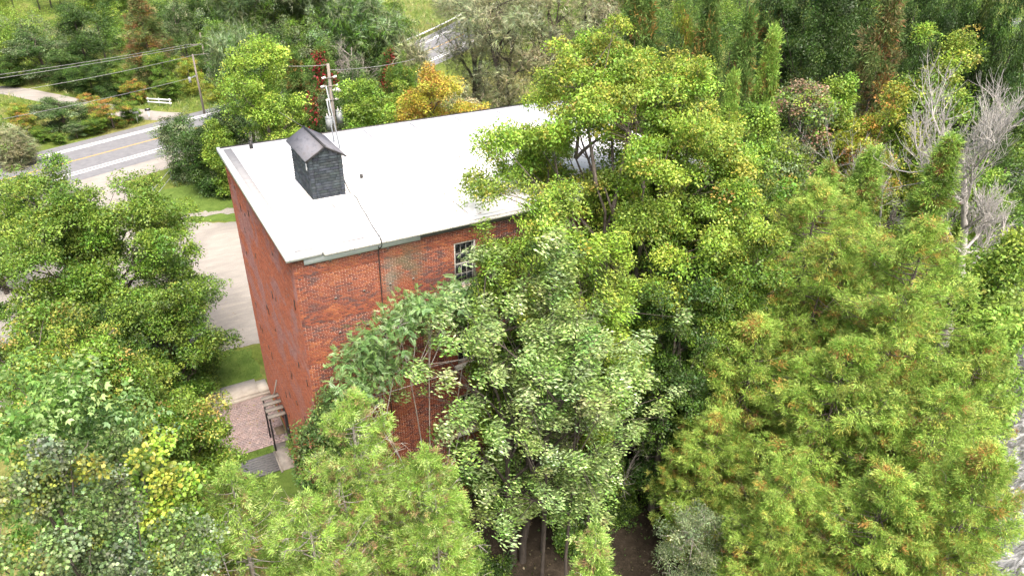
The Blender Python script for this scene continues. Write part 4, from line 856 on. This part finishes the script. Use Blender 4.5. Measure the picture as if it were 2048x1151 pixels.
# big multi-stemmed maple over the roof
q = apex(1215, 28, 31.5); p = np.array([14.6, -2.4, 0]); ln = (q[0]-p[0]+.3, q[1]-p[1]-.6)
plant('maple_tree', 'tree', 'tall yellow-tipped maple overhanging the white roof', p, leafy(R_(110), q[2], 6.6, .3, 300, .95, 90000, 'diamond', .2, P_LIME+P_LIME+P_BRIGHT[:3], P_TIPS, .85, .5, 'dome', lean=ln, tr=.3, stems=6, inner=.45, limb_r=1.25, hole=(CAM-p, ray(1175, 305), 1.25)), BARK, LEAF)
q = apex(1410, 108, 31); plant('maple_tree', 'tree', 'right-hand stem of yellow-green maple with orange tips beside the tallest crown', (q[0]-.3, q[1], 0), leafy(R_(113), q[2], 3.4, .3, 110, .85, 22000, 'diamond', .18, P_LIME+P_BRIGHT[:3], P_TIPS, .75, .55, 'oval', inner=.4, tr=.2), BARK, LEAF)
q = apex(1450, 330, 31); plant('maple_tree', 'tree', 'green maple in the dark gap between tall maple and right cedars', (q[0], q[1]-.5, 0), leafy(R_(111), q[2], 4.0, .12, 110, .95, 20000, 'diamond', .18, P_MAPLE, P_YELLOW, .4, .6, 'oval', inner=.4, tr=.2), BARK, LEAF)
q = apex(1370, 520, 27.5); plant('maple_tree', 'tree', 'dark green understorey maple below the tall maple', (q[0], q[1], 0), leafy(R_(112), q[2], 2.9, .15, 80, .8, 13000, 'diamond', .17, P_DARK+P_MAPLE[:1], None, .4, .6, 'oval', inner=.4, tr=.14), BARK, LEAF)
# big cedars at right
big = []
for k, (u, v_, D, R, nb, lab) in enumerate([(1642, 372, 31.5, 4.6, 400, 'large yellow-green cedar right of centre with orange-brown sprays'), (1858, 446, 29.5, 4.3, 400, 'large yellow-green cedar nearest the creek at right'), (1520, 640, 27.5, 3.0, 250, 'broad lower cedar at the left flank of the big cedars'), (1700, 690, 26.0, 3.5, 280, 'yellowing cedar in front between the two big cedars'), (1440, 830, 25.0, 2.3, 2, 'green cedar at the dark soil clearing'), (1900, 790, 25.5, 3.2, 3, 'low yellow-green cedar leaning over the creek edge'), (1590, 930, 21.5, 2.5, 3, 'short cedar at the bottom edge below the big cedars'), (1790, 950, 21.5, 2.6, 2, 'short yellowish cedar at the bottom edge near the creek'), (1985, 900, 22.5, 2.3, 2, 'short cedar in the lower right corner at the water'), (1975, 680, 29, 2.6, 3, 'green cedar at the right edge just above the water')]):
    q = apex(u, v_, D); hh = q[2]-float(terrain(q[0], q[1])); GRP = 'large cedars at the creek'
    if nb > 10:
        o = plant('cedar_tree', 'tree', lab, (q[0], q[1], 0), cedar(R_(120+k), hh, R, nb, 56, .33, P_CEDARY+[((.12, .20, .025), 1.6)], .085, ((.40, .24, .06), (.44, .32, .06), (.32, .18, .07)), .1, barefrac=.14, tops=3 if R > 4 else 2, bulge=.3, blunt=3.3, wind=(.12, .0, -.03)), BARK, NEEDLE, GRP); big.append((o, R, hh))
    else:
        o, R0, h0 = big[nb]; replant(o, lab, (q[0], q[1], 0), (R/R0, R/R0, hh/h0), 1.7+k*1.3, GRP)
# grey thin shrub, low cedars by the clearing
q = apex(1400, 1000, 20.5); plant('thin_shrub', 'shrub', 'grey-green thin twiggy shrub at the bottom edge beside the clearing', (q[0], q[1], 0), leafy(R_(140), q[2], 1.6, .2, 60, .5, 6000, 'narrow', .11, P_GREY, None, 0, .9, 'oval', tr=.05), BARK_PALE, LEAF)
# bare gnarled sumac stems right of the pale tree
for k, (u, v_, y, lab) in enumerate([(1245, 905, -4.6, 'bare pale crooked stems in the dark gap right of the poplar'), (1330, 890, -5.2, 'bare crooked sapling at the edge of the dark gap beside the cedars')]):
    g = onZ(u, 1010-k*20); tr_, li_ = bare_tree(R_(150+k), 5.6, 2.3, .075, (1.0, -.2), 3, 8, .45, .7)
    plant('bare_sapling', 'tree', lab, g, (tr_, li_, None), BARK_PALE)
rs = R_(155)
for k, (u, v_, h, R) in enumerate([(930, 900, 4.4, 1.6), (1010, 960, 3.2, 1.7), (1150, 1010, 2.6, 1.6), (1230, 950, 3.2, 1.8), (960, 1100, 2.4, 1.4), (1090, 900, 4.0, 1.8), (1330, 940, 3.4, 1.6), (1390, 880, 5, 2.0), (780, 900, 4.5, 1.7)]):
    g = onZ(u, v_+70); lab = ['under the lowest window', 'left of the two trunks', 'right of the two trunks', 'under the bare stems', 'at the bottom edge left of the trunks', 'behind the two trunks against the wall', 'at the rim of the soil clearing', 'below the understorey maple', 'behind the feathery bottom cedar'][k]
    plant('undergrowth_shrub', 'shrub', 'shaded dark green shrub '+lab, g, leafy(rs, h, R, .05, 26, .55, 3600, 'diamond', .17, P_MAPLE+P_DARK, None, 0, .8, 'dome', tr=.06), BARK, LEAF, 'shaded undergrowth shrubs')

# ------------------------------------------------------------------ right middle distance
for k, (u, v_, D, w, pal, tip, ta, lab) in enumerate([
    (1892, 48, 50, 190, P_BRIGHT, P_TIPS, .7, 'tall pale yellow-green maple at upper right'), (1775, 178, 47, 170, P_YELLOW, P_ORANGE, .8, 'yellow maple with orange tips at upper right'),
    (1622, 162, 48, 150, P_GREY+P_BRIGHT[:2], [((.40, .22, .16), 1)], .7, 'green tree with pinkish top right of the tall maple'), (1692, 158, 50, 90, P_BRIGHT[:3], None, 0, 'bright green narrow tree between pinkish and yellow trees'),
    (1530, 205, 44, 130, P_LIME[:3]+P_MAPLE[:2], P_YELLOW, .2, 'mid green tree directly right of the tall maple crown'), (1585, 275, 41, 150, P_BRIGHT[:3]+P_GREY[:2], P_TIPS, .15, 'green tree with scattered orange leaves below the pinkish tree'),
    (1490, 330, 38, 140, P_LIME[:3], P_YELLOW, .3, 'light green tree low beside the tall maple'), (1950, 300, 46, 150, P_BRIGHT[:3], None, 0, 'green tree behind the dead grey tree'), (2030, 470, 36, 150, P_BRIGHT[:3]+P_MAPLE[:1], None, 0, 'green tree at the right edge below the dead tree'), (2035, 600, 31, 120, P_CEDAR[:3], None, 0, 'green bush at the right edge above the creek')]):
    p, h = spot(u, v_, D); R = half(w, (p[0], p[1], h*.7)); plant('maple_tree' if k < 2 else 'broadleaf_tree', 'tree', lab, p, leafy(R_(200+k+(30 if k == 5 else 0)), h, R, .15, 60, .3*R+.2, 10500, 'diamond', .26, pal, tip, ta, .65, 'oval', inner=.4), BARK, LEAF)
for k, (u, v_, D, w, lab) in enumerate([(1745, 300, 40, 190, 'bright green cedar behind the large cedars'), (1905, 275, 39, 170, 'green cedar in front of the dead grey tree'), (1660, 330, 39, 140, 'pale feathery cedar just behind the tallest big cedar')]):
    p, h = spot(u, v_, D); R = half(w, (p[0], p[1], h*.6)); plant('cedar_tree', 'tree', lab, p, cedar(R_(220+k), h, R, 190, 34, .45, P_CEDAR, .14, start=.15, pw=.7, bulge=.3), BARK, NEEDLE, 'cedars behind the large ones')
p, h = spot(2034, 100, 42); tr_, li_ = bare_tree(R_(231), h*1.02, 3.7, .3, (-1.9, 1.2), 4, 14, .5, 1.1, (5, 9))
plant('dead_tree', 'tree', 'dead grey leafless tree with crooked trunk at right edge', p+np.array([1.1, -.6, 0]), (tr_, li_, None), BARK_DEAD)
p, h = spot(1840, 225, 43); tr_, li_ = bare_tree(R_(232), h, 3.6, .12, (-.6, .5), 4, 8, .5, .5)
plant('dead_tree', 'tree', 'low dead grey branches left of the dead tree', p, (tr_, li_, None), BARK_DEAD)

# ------------------------------------------------------------------ trees just behind the mill
for k, (u, v_, D, w, pal, tip, ta, lf, lab) in enumerate([
    (508, 66, 66, 175, P_LIME, None, 0, 'diamond', 'bright yellow-green ash standing behind the left end of the roof'), (735, 160, 61, 130, P_LIME[:3]+P_MAPLE[:2], None, 0, 'diamond', 'green leafy tree behind the roof between transformer pole and orange maple'),
    (858, 124, 62, 175, [((.42, .33, .04), 3), ((.34, .32, .04), 2), ((.48, .28, .05), 2)], P_ORANGE, .6, 'diamond', 'golden orange maple behind the roof'), (795, 165, 66, 70, P_BRIGHT, None, 0, 'diamond', 'small yellow-green tree left of the orange maple'), (920, 175, 64, 90, P_TAN, None, 0, 'diamond', 'drab thin tree right of the orange maple'), (432, 240, 73, 60, P_BRIGHT, None, 0, 'diamond', 'small yellow-green sapling at the roof corner')]):
    p, h = spot(u, v_, D); R = half(w, (p[0], p[1], h*.7)); plant('maple_tree' if k == 2 else 'broadleaf_tree', 'tree', lab, p, leafy(R_(300+k), h, R, .12, 70, .27*R+.25, 12500, lf, .29, pal, tip, ta, .65, 'oval', inner=.4), BARK, LEAF)
for k, (u, v_, D, w, pal, lab) in enumerate([(412, 232, 75, 130, P_DARK, 'dark green bush crowding the left end of the mill'), (455, 205, 74, 100, P_DARK+P_GREY[:1], 'tall dark bush between ash and mill corner'), (348, 215, 80, 120, P_GREY+P_DARK[:2], 'thin grey-green bush partly hiding the road')]):
    p, h = spot(u, v_, D); R = half(w, (p[0], p[1], h*.5)); plant('roadside_bush', 'shrub', lab, p, leafy(R_(310+k), h, R, .02, 60, .3*R+.25, 10500, 'diamond', .24, pal, None, 0, .8, 'dome', bare=.3 if k == 2 else 0), BARK, LEAF)
for k, (u, v_, D, w, lab) in enumerate([(640, 95, 76, 120, 'dark cedar with red creeper behind the transformer pole'), (585, 110, 80, 90, 'dark cedar left of the red creeper'), (778, 98, 84, 90, 'dark cedar with maroon creeper right of the bare grey tree')]):
    p, h = spot(u, v_, D); R = half(w, (p[0], p[1], h*.5)); parts = cedar(R_(320+k), h, R, 150, 26, .6, P_CEDARD, .1, start=.05, pw=.6)
    o = plant('cedar_tree', 'tree', lab, p, parts, BARK_DARK, NEEDLE)
    if k != 1:
        rr = R_(330+k); n = 900; zz = h*rr.uniform(.15, .98, n); aa = rr.normal(-1.9, .55, n)+np.sin(zz*1.4)*.5; rad = R*np.clip((1-zz/h), .03, 1)**.62*1.02+.1
        pos = np.stack([rad*np.cos(aa), rad*np.sin(aa), zz], 1)+rr.normal(0, .15, (n, 3))
        link('creeper', mesh_np('creeper', [scatter('diamond', pos, rr.normal(size=(n, 3)), rr.normal(0, .4, (n, 3))+[0, -.5, .5], rr.uniform(.2, .36, n), np.array([.22, .018, .022])*rr.uniform(.5, 1.4, (n, 1)), rr)], LEAF), o, kind='stuff')
p, h = spot(690, 25, 86); tr_, li_ = bare_tree(R_(340), h, 3.2, .16, (.4, .2), 4, 14, .2, .6); plant('bare_tree', 'tree', 'leafless grey twiggy tree between the two dark cedars', p, (tr_, li_, None), BARK_PALE)
# willows with sparse tan foliage
for k, (u, v_, D, w, lab) in enumerate([(950, -120, 88, 200, 'tan thin-leaved willow with dark limbs above the orange maple'), (1010, -90, 80, 210, 'tan thin-leaved willow above the roof edge'), (1105, -110, 84, 200, 'tan thin-leaved willow just left of the tall maple top'), (1190, -60, 78, 150, 'tan willow half hidden behind the tall maple top')]):
    p, h = spot(u, v_, D); R = half(w, (p[0], p[1], h*.6)); plant('willow_tree', 'tree', lab, p, leafy(R_(350+k), h, R, .18, 80, .2*R+.3, 3600, 'wisp', .5, P_TAN, None, 0, .9, 'vase', inner=.3, tr=.42, stems=3, up=.2, limb_r=1.2), BARK_DARK, LEAF, 'tan willows behind the roof')

# ------------------------------------------------------------------ far trees and shrubs: a few kinds, copied and varied
def proto(fn): return fn
kinds = {}
def base_kind(key, parts, bark, leafm): kinds[key] = dict(parts=[(nm, mesh_np(nm, pp, mm, True), None) for nm, pp, mm in (('trunk', parts[0], bark), ('branches', parts[1], bark)) if pp], crown=(parts[2], points_mesh(parts[2])))
base_kind('dark', leafy(R_(400), 10, 4, .08, 60, 1.1, 9500, 'diamond', .27, P_DARK, None, 0, .75, 'dome'), BARK_DARK, LEAF)
base_kind('dark2', leafy(R_(401), 10, 3.6, .1, 60, 1.0, 9500, 'diamond', .27, P_DARK+P_MAPLE[:1], None, 0, .6, 'oval'), BARK_DARK, LEAF)
base_kind('big_dark', leafy(R_(420), 17, 7, .06, 130, 1.2, 22000, 'diamond', .3, P_DARK, None, 0, .7, 'dome', tr=.3), BARK_DARK, LEAF)
base_kind('green', leafy(R_(402), 10, 4, .08, 60, 1.1, 9500, 'diamond', .27, P_MAPLE, P_YELLOW, .3, .7, 'dome'), BARK, LEAF)
base_kind('grey', leafy(R_(403), 10, 4, .08, 60, 1.0, 8500, 'diamond', .26, P_GREY+P_DARK[:2], None, 0, .75, 'dome'), BARK, LEAF)
base_kind('yellow', leafy(R_(404), 10, 4, .05, 50, 1.1, 7000, 'diamond', .28, P_YELLOW, P_ORANGE, .4, .75, 'dome'), BARK, LEAF)
base_kind('orange', leafy(R_(405), 10, 4, .05, 50, 1.1, 7000, 'diamond', .28, P_MAPLE[:2]+P_YELLOW[:1]+[((.34, .14, .05), 3)], P_ORANGE, .6, .75, 'dome'), BARK, LEAF)
base_kind('tan', leafy(R_(406), 10, 4, .05, 50, 1.1, 6500, 'wisp', .8, P_TAN, None, 0, .8, 'dome'), BARK_PALE, LEAF)
base_kind('thin', leafy(R_(407), 16, 5.5, .3, 60, 1.3, 5500, 'wisp', .75, P_GREY+P_MAPLE[:1], None, 0, .35, 'vase', tr=.3, limb_r=1.2), BARK_DARK, LEAF)
base_kind('thin2', leafy(R_(408), 16, 5.0, .35, 50, 1.3, 6000, 'diamond', .34, P_GREY+P_MAPLE[:2], None, 0, .35, 'oval', tr=.28), BARK_DARK, LEAF)
base_kind('cedar', cedar(R_(409), 12, 3, 130, 22, .75, P_CEDARD, .12, start=.05, pw=.65), BARK_DARK, NEEDLE)
base_kind('rust', cedar(R_(410), 12, 3, 130, 20, .75, P_RUST, .2, start=.05, pw=.65, barefrac=.2), BARK, NEEDLE)
base_kind('cedar_light', cedar(R_(411), 12, 3, 130, 22, .75, P_CEDAR[:3], .1, start=.05, pw=.65), BARK, NEEDLE)
KH = dict(big_dark=(17, 7), thin=(16, 5.5), thin2=(16, 5.0), cedar=(12, 3), rust=(12, 3), cedar_light=(12, 3))
rf = R_(500)
def far(kind, name, u, vt, vb, w, label, group, cat='tree', D=None):
    if D is None: g = onZ(u, vb); D = math.hypot(g[0]-CAM[0], g[1]-CAM[1])
    p, h = spot(u, vt, D); h = max(h, .8); R = half(w, (p[0], p[1], h*.5)); kh, kr = KH.get(kind, (10, 4))
    o = thing(name, label, cat, (p[0], p[1], terrain(p[0], p[1])), group); o.scale = (R/kr, R/kr, h/kh); o.rotation_euler = (0, 0, rf.uniform(0, 6.28))
    for nm, me, kd in kinds[kind]['parts']: link(nm, me, o, kind=kd)
    crown_link(*kinds[kind]['crown'], o)
LB = 'trees beyond the road at upper left'
for a in [('dark', 'broadleaf_tree', 140, 8, 168, 120, 'dark green leafy tree, the tallest near the upper left corner'), ('grey', 'willow_shrub', 62, 55, 165, 140, 'grey-green rounded willow left of the dark leafy tree'), ('dark2', 'broadleaf_tree', 8, 105, 175, 90, 'dark rounded bush at the left edge behind the driveway'),
          ('dark', 'broadleaf_tree', 112, 100, 182, 100, 'dark bush low in front of the grey-green willow'), ('dark2', 'broadleaf_tree', 168, 118, 192, 100, 'dark bush beneath the dark leafy tree'), ('dark', 'broadleaf_tree', 222, 112, 196, 96, 'dark bush left of the rusty cedar'), ('green', 'broadleaf_tree', 238, 122, 198, 60, 'small bright tree squeezed beside the rusty cedar'),
          ('rust', 'cedar_tree', 272, -10, 180, 110, 'rusty green cedar in the upper left group'), ('grey', 'broadleaf_tree', 338, -15, 160, 90, 'pale grey-green tree right of the rusty cedar'), ('green', 'broadleaf_tree', 318, 92, 190, 80, 'green bush under the pale grey-green tree'), ('yellow', 'broadleaf_tree', 368, 105, 192, 70, 'yellow-green bush left of the bare pole'),
          ('dark', 'broadleaf_tree', 425, 85, 178, 80, 'dark bush behind the crossarm pole'), ('orange', 'shrub', 262, 160, 208, 60, 'green and orange shrub beside the white barrier'), ('green', 'shrub', 330, 150, 204, 60, 'green shrub behind the white barrier'), ('yellow', 'shrub', 425, 150, 205, 60, 'yellowish weedy shrub right of the bare pole'),
          ('thin', 'thin_tree', 470, -90, 150, 130, 'thin-leaved tree with dark trunk above the bright ash'), ('thin2', 'thin_tree', 520, -80, 140, 120, 'thin-leaved dark-trunked tree right above the bright ash'), ('thin', 'thin_tree', 570, -60, 130, 150, 'spreading thin grey-green tree above the red creeper'), ('thin', 'thin_tree', 655, -100, 140, 170, 'spreading thin grey-green tree above the transformer pole'),
          ('thin2', 'thin_tree', 745, -70, 150, 140, 'spreading thin tree left of the bright meadow'), ('dark2', 'broadleaf_tree', 395, -40, 120, 90, 'dark tree at the top edge right of the pale tree'), ('green', 'broadleaf_tree', 205, -60, 90, 120, 'green tree at the top edge above the dark leafy tree'), ('grey', 'broadleaf_tree', 455, -50, 110, 110, 'hazy green tree at the top edge behind the thin trees')]:
    far(a[0], a[1], a[2], a[3], a[4], a[5], a[6], LB, 'shrub' if 'shrub' in a[1] else 'tree')
for a in [('thin', 470, 60, 84, 110, 'thin grey-green tree left of the bright ash crown'), ('green', 545, 120, 76, 90, 'green tree behind the right side of the bright ash'), ('thin2', 600, 20, 88, 130, 'thin tree with visible dark trunk behind the red creeper'), ('grey', 700, 110, 78, 100, 'grey-green bushy tree behind the bare grey tree'), ('thin', 720, -20, 92, 150, 'thin layered tree above the maroon creeper'), ('green', 800, 95, 80, 80, 'green bushy tree right of the maroon creeper'), ('thin2', 430, 20, 100, 110, 'thin tree behind the crossarm pole'), ('tan', 830, 80, 84, 90, 'tan bushy tree at the road bend'), ('thin2', 790, 20, 96, 100, 'thin tree in front of the far road bend'), ('dark', 755, 60, 90, 110, 'dark bushy tree below the spreading thin trees'), ('grey', 690, 40, 94, 120, 'grey-green tree filling the gap behind the transformer pole'), ('green', 610, 60, 92, 110, 'green tree behind the left dark cedar'), ('grey', 560, 50, 96, 110, 'soft grey-green tree behind the bright ash'), ('grey', 660, 150, 70, 80, 'grey-green bush right behind the transformer pole')]:
    far(a[0], 'broadleaf_tree', a[1], a[2], None, a[4], a[5], 'trees between road and mill', 'tree', a[3])
for a in [('yellow', 25, 200, 262, 70, 'yellow-green shrub left of the field'), ('orange', 42, 226, 285, 60, 'orange-yellow shrub low at left below the wires'), ('grey', 112, 192, 262, 130, 'wide grey-green bush in the middle of the field'), ('orange', 172, 186, 228, 56, 'orange-topped shrub at the driveway'), ('orange', 212, 198, 258, 90, 'reddish shrub behind the mailboxes'),
          ('green', 250, 192, 246, 62, 'green shrub left of the mailboxes'), ('green', 78, 250, 286, 50, 'green shrub at the verge below the grey-green bush'), ('green', 112, 262, 290, 34, 'small green shrub closest to the road edge'), ('tan', 5, 255, 335, 80, 'tan dry shrub at the left edge beside the road'), ('yellow', 60, 205, 240, 50, 'small yellow shrub near the left driveway'), ('green', 180, 232, 270, 60, 'low green shrub at the grass verge left of the mailboxes'), ('grey', 145, 242, 278, 50, 'low grey shrub at the grass verge')]:
    far(a[0], 'shrub', a[1], a[2], a[3], a[4], a[5], 'shrubs in the field across the road', 'shrub')
RB = 'dark trees at upper right'
for a in [('cedar', 'cedar_tree', 1290, -70, 72, 130, 'dark cedar behind the right shoulder of the tall maple'), ('yellow', 'broadleaf_tree', 1378, -25, 66, 90, 'yellow-leaved tree among dark cedars at the top edge'), ('dark', 'broadleaf_tree', 1345, 60, 62, 110, 'dark green tree below the yellow-leaved tree'), ('cedar', 'cedar_tree', 1430, -40, 64, 110, 'grey-green cedar right of the yellow-leaved tree'),
          ('cedar', 'cedar_tree', 1500, 30, 58, 110, 'dark cedar behind the mid green tree'), ('cedar_light', 'cedar_tree', 1548, 60, 60, 100, 'lighter cedar left of the big dark tree'), ('big_dark', 'broadleaf_tree', 1655, -90, 72, 260, 'big dark leafy tree at the top edge right of centre'), ('dark2', 'broadleaf_tree', 1600, -40, 78, 140, 'dark tree left of the big dark tree'),
          ('rust', 'cedar_tree', 1790, -10, 66, 150, 'brownish grey cedar right of the big dark tree'), ('big_dark', 'broadleaf_tree', 1870, -70, 78, 170, 'green tree at the top edge above the pale maple'), ('big_dark', 'broadleaf_tree', 1960, -60, 68, 190, 'dark green tree behind the dead tree crown'), ('big_dark', 'broadleaf_tree', 2045, -40, 66, 160, 'dark green tree in the upper right corner'),
          ('cedar_light', 'cedar_tree', 1470, 150, 52, 90, 'slim cedar beside the tall maple'), ('dark2', 'broadleaf_tree', 2020, 150, 56, 150, 'green bush at right edge behind the dead tree'), ('cedar', 'cedar_tree', 1240, -110, 84, 140, 'dark cedar directly behind the tall maple top'), ('cedar', 'cedar_tree', 1570, -100, 88, 130, 'dark cedar at the top edge left of the big dark tree'), ('dark', 'broadleaf_tree', 1740, -90, 90, 160, 'dark tree at the top edge right of the big dark tree')]:
    far(a[0], a[1], a[2], a[3], None, a[5], a[6], RB, 'tree', a[4])
# far woods: one mass of crowns beyond the individual trees
VP, VN, VS, VC, VT = [], [], [], [], []; rw = R_(600)
def crowd(n, fx):
    for _ in range(n):
        x, y, h, R, pal = fx(); k = 60; nc = 14; z0 = float(terrain(x, y)); c = np.stack([rw.normal(0, .42, nc)*R, rw.normal(0, .42, nc)*R, h*rw.uniform(.25, .92, nc)], 1); ci = rw.integers(0, nc, k)
        d = norm(rw.normal(size=(k, 3))+[0, 0, .4]); VP.append(c[ci]+d*R*.38*rw.uniform(.4, 1, (k, 1))+[x, y, z0]); VN.append(d*.4+rw.normal(0, .3, (k, 3))+[0, 0, .8]); VS.append(rw.uniform(.7, 1.3, k))
        VC.append(pick(pal, k, rw)*rw.uniform(.8, 1.2, (k, 1))*rw.normal(1, .15)); VT.append(tube(np.array([(x, y, z0), (x, y, z0+h*.7)]), [.2, .08], 5))
def fr_(u0, u1, D0, D1, pals, h0=9, h1=17):
    def f():
        u = rw.uniform(u0, u1); D = rw.uniform(D0, D1); d = ray(u, 0); m = math.hypot(d[0], d[1]); return CAM[0]+d[0]/m*D, CAM[1]+d[1]/m*D, rw.uniform(h0, h1), rw.uniform(3, 5.5), pals[rw.integers(len(pals))]
    return f
crowd(130, fr_(1180, 2400, 88, 200, [P_DARK, P_DARK, P_MAPLE, P_CEDARD])); crowd(110, fr_(-200, 740, 140, 230, [P_MAPLE, P_GREY, P_BRIGHT, P_BRIGHT, P_DARK], 3, 9)); crowd(40, fr_(-300, 800, 240, 330, [P_MAPLE, P_GREY, P_DARK], 8, 15)); crowd(30, fr_(900, 1180, 110, 200, [P_GREY, P_MAPLE, P_TAN], 6, 13))
crowd(40, fr_(2100, 2700, 45, 120, [P_DARK, P_MAPLE])); crowd(30, fr_(-700, -150, 60, 160, [P_DARK, P_MAPLE, P_GREY], 6, 13))
VP = np.concatenate(VP); sp = inst('fine', VP, rw.normal(size=VP.shape)*[1, 1, .2], np.concatenate(VN), np.concatenate(VS), np.concatenate(VC)); fwd = crown_link(sp, points_mesh(sp), None, 'far_woods'); tr_o = link('trunks', mesh_np('trunks', VT, BARK_DARK), fwd, kind='stuff'); tag(fwd, 'distant mass of green woodland along the top of the picture', 'woodland')

# ------------------------------------------------------------------ weeds, meadow tufts and lawn grass
def tufts(name, label, pts, hgt, pal, seed, kind='wisp', spread=.6):
    rr = R_(seed); n = len(pts); pos = np.c_[pts, terrain(pts[:, 0], pts[:, 1])+.02]
    ax = rr.normal(0, spread, (n, 3)); ax[:, 2] = 1; me = mesh_np(name, [scatter(kind, pos, ax, rr.normal(size=(n, 3)), hgt*rr.uniform(.6, 1.4, n), pick(pal, n, rr)*rr.uniform(.75, 1.2, (n, 1)), rr)], LEAF)
    tag(link(name, me, kind='stuff'), label, 'grass')
rg = R_(700)
def rect(x0, x1, y0, y1, n): return np.c_[rg.uniform(x0, x1, n), rg.uniform(y0, y1, n)]
P_LAWN = [((.07, .13, .02), 3), ((.105, .175, .03), 3), ((.17, .20, .06), 1.5)]
tufts('lawn_grass', 'short green lawn grass beside the mill and the gravel lot', np.concatenate([rect(-2, 13, 41.3, 52, 7000), rect(-7, -.1, 15.4, 19, 4000), rect(-6, -1.2, 7.95, 8.45, 1200), rect(-6, -.5, -4, 6.2, 5000)]), .1, P_LAWN, 1)
pts = rect(-50, 30, 76, 135, 20000); dv_ = ((pts[:, None]-RC[None, ::2])**2).sum(-1).min(1)**.5; pts = pts[dv_ > 7.2]; dd = ((pts[:, None]-spline([(3, 80), (-1, 83.5), (-9.1, 94.5), (-13, 100.5), (-19, 108), (-40, 124)], 8)[None])**2).sum(-1).min(1)**.5; pts = pts[dd > 2.3]
tufts('field_weeds', 'rough weeds and tall grass in the field across the road', pts, .75, [((.15, .20, .05), 3), ((.24, .25, .10), 2), ((.10, .16, .04), 3), ((.32, .28, .13), 1)], 2)
pts = rect(40, 130, 110, 220, 18000); dv_ = ((pts[:, None]-RC[None, ::2])**2).sum(-1).min(1)**.5
tufts('meadow_weeds', 'pale green and brown meadow grass beyond the far guard rail', pts[dv_ > 8], 1.1, [((.20, .25, .08), 3), ((.28, .26, .13), 2), ((.16, .22, .06), 3), ((.36, .30, .18), 1)], 3)
pts = rect(10, 30, 20, 75, 9000); tufts('verge_weeds', 'rough green weeds behind the mill', pts[((pts[:, None]-RC[None, ::2])**2).sum(-1).min(1)**.5 > 7.5], .8, [((.13, .20, .04), 3), ((.20, .24, .08), 2), ((.08, .14, .03), 3)], 4)
pts = rect(2, 30, -16, -.5, 3500); tufts('leaf_litter', 'fallen leaves and low weeds on the shaded soil by the mill', pts, .14, [((.10, .08, .05), 4), ((.16, .12, .08), 2), ((.07, .12, .03), 3)], 5, 'diamond', 2.0)

# fallen leaves on roof, patio and gravel
rl_ = R_(801); n = 700
lp = np.concatenate([np.c_[rl_.uniform(5, 20.4, 420), rl_.uniform(0, 13.7, 420)**1.0*rl_.uniform(.1, 1, 420), np.full(420, H-.002)], np.c_[rl_.uniform(-4.4, -.1, 130), rl_.uniform(8.6, 13.4, 130), np.full(130, .062)], np.c_[rl_.uniform(-5, 0, 150), rl_.uniform(13.6, 34, 150), np.full(150, .05)]])
tag(link('fallen_leaves', mesh_np('fallen_leaves', [scatter('diamond', lp, rl_.normal(size=(n, 3))*[1, 1, .08], rl_.normal(0, .25, (n, 3))+[0, 0, 1], rl_.uniform(.07, .14, n), pick([((.22, .15, .05), 3), ((.12, .08, .04), 3), ((.25, .24, .06), 2)], n, rl_, False), rl_)], LEAF), kind='stuff'), 'scattered fallen leaves on the roof, patio and gravel', 'leaves')
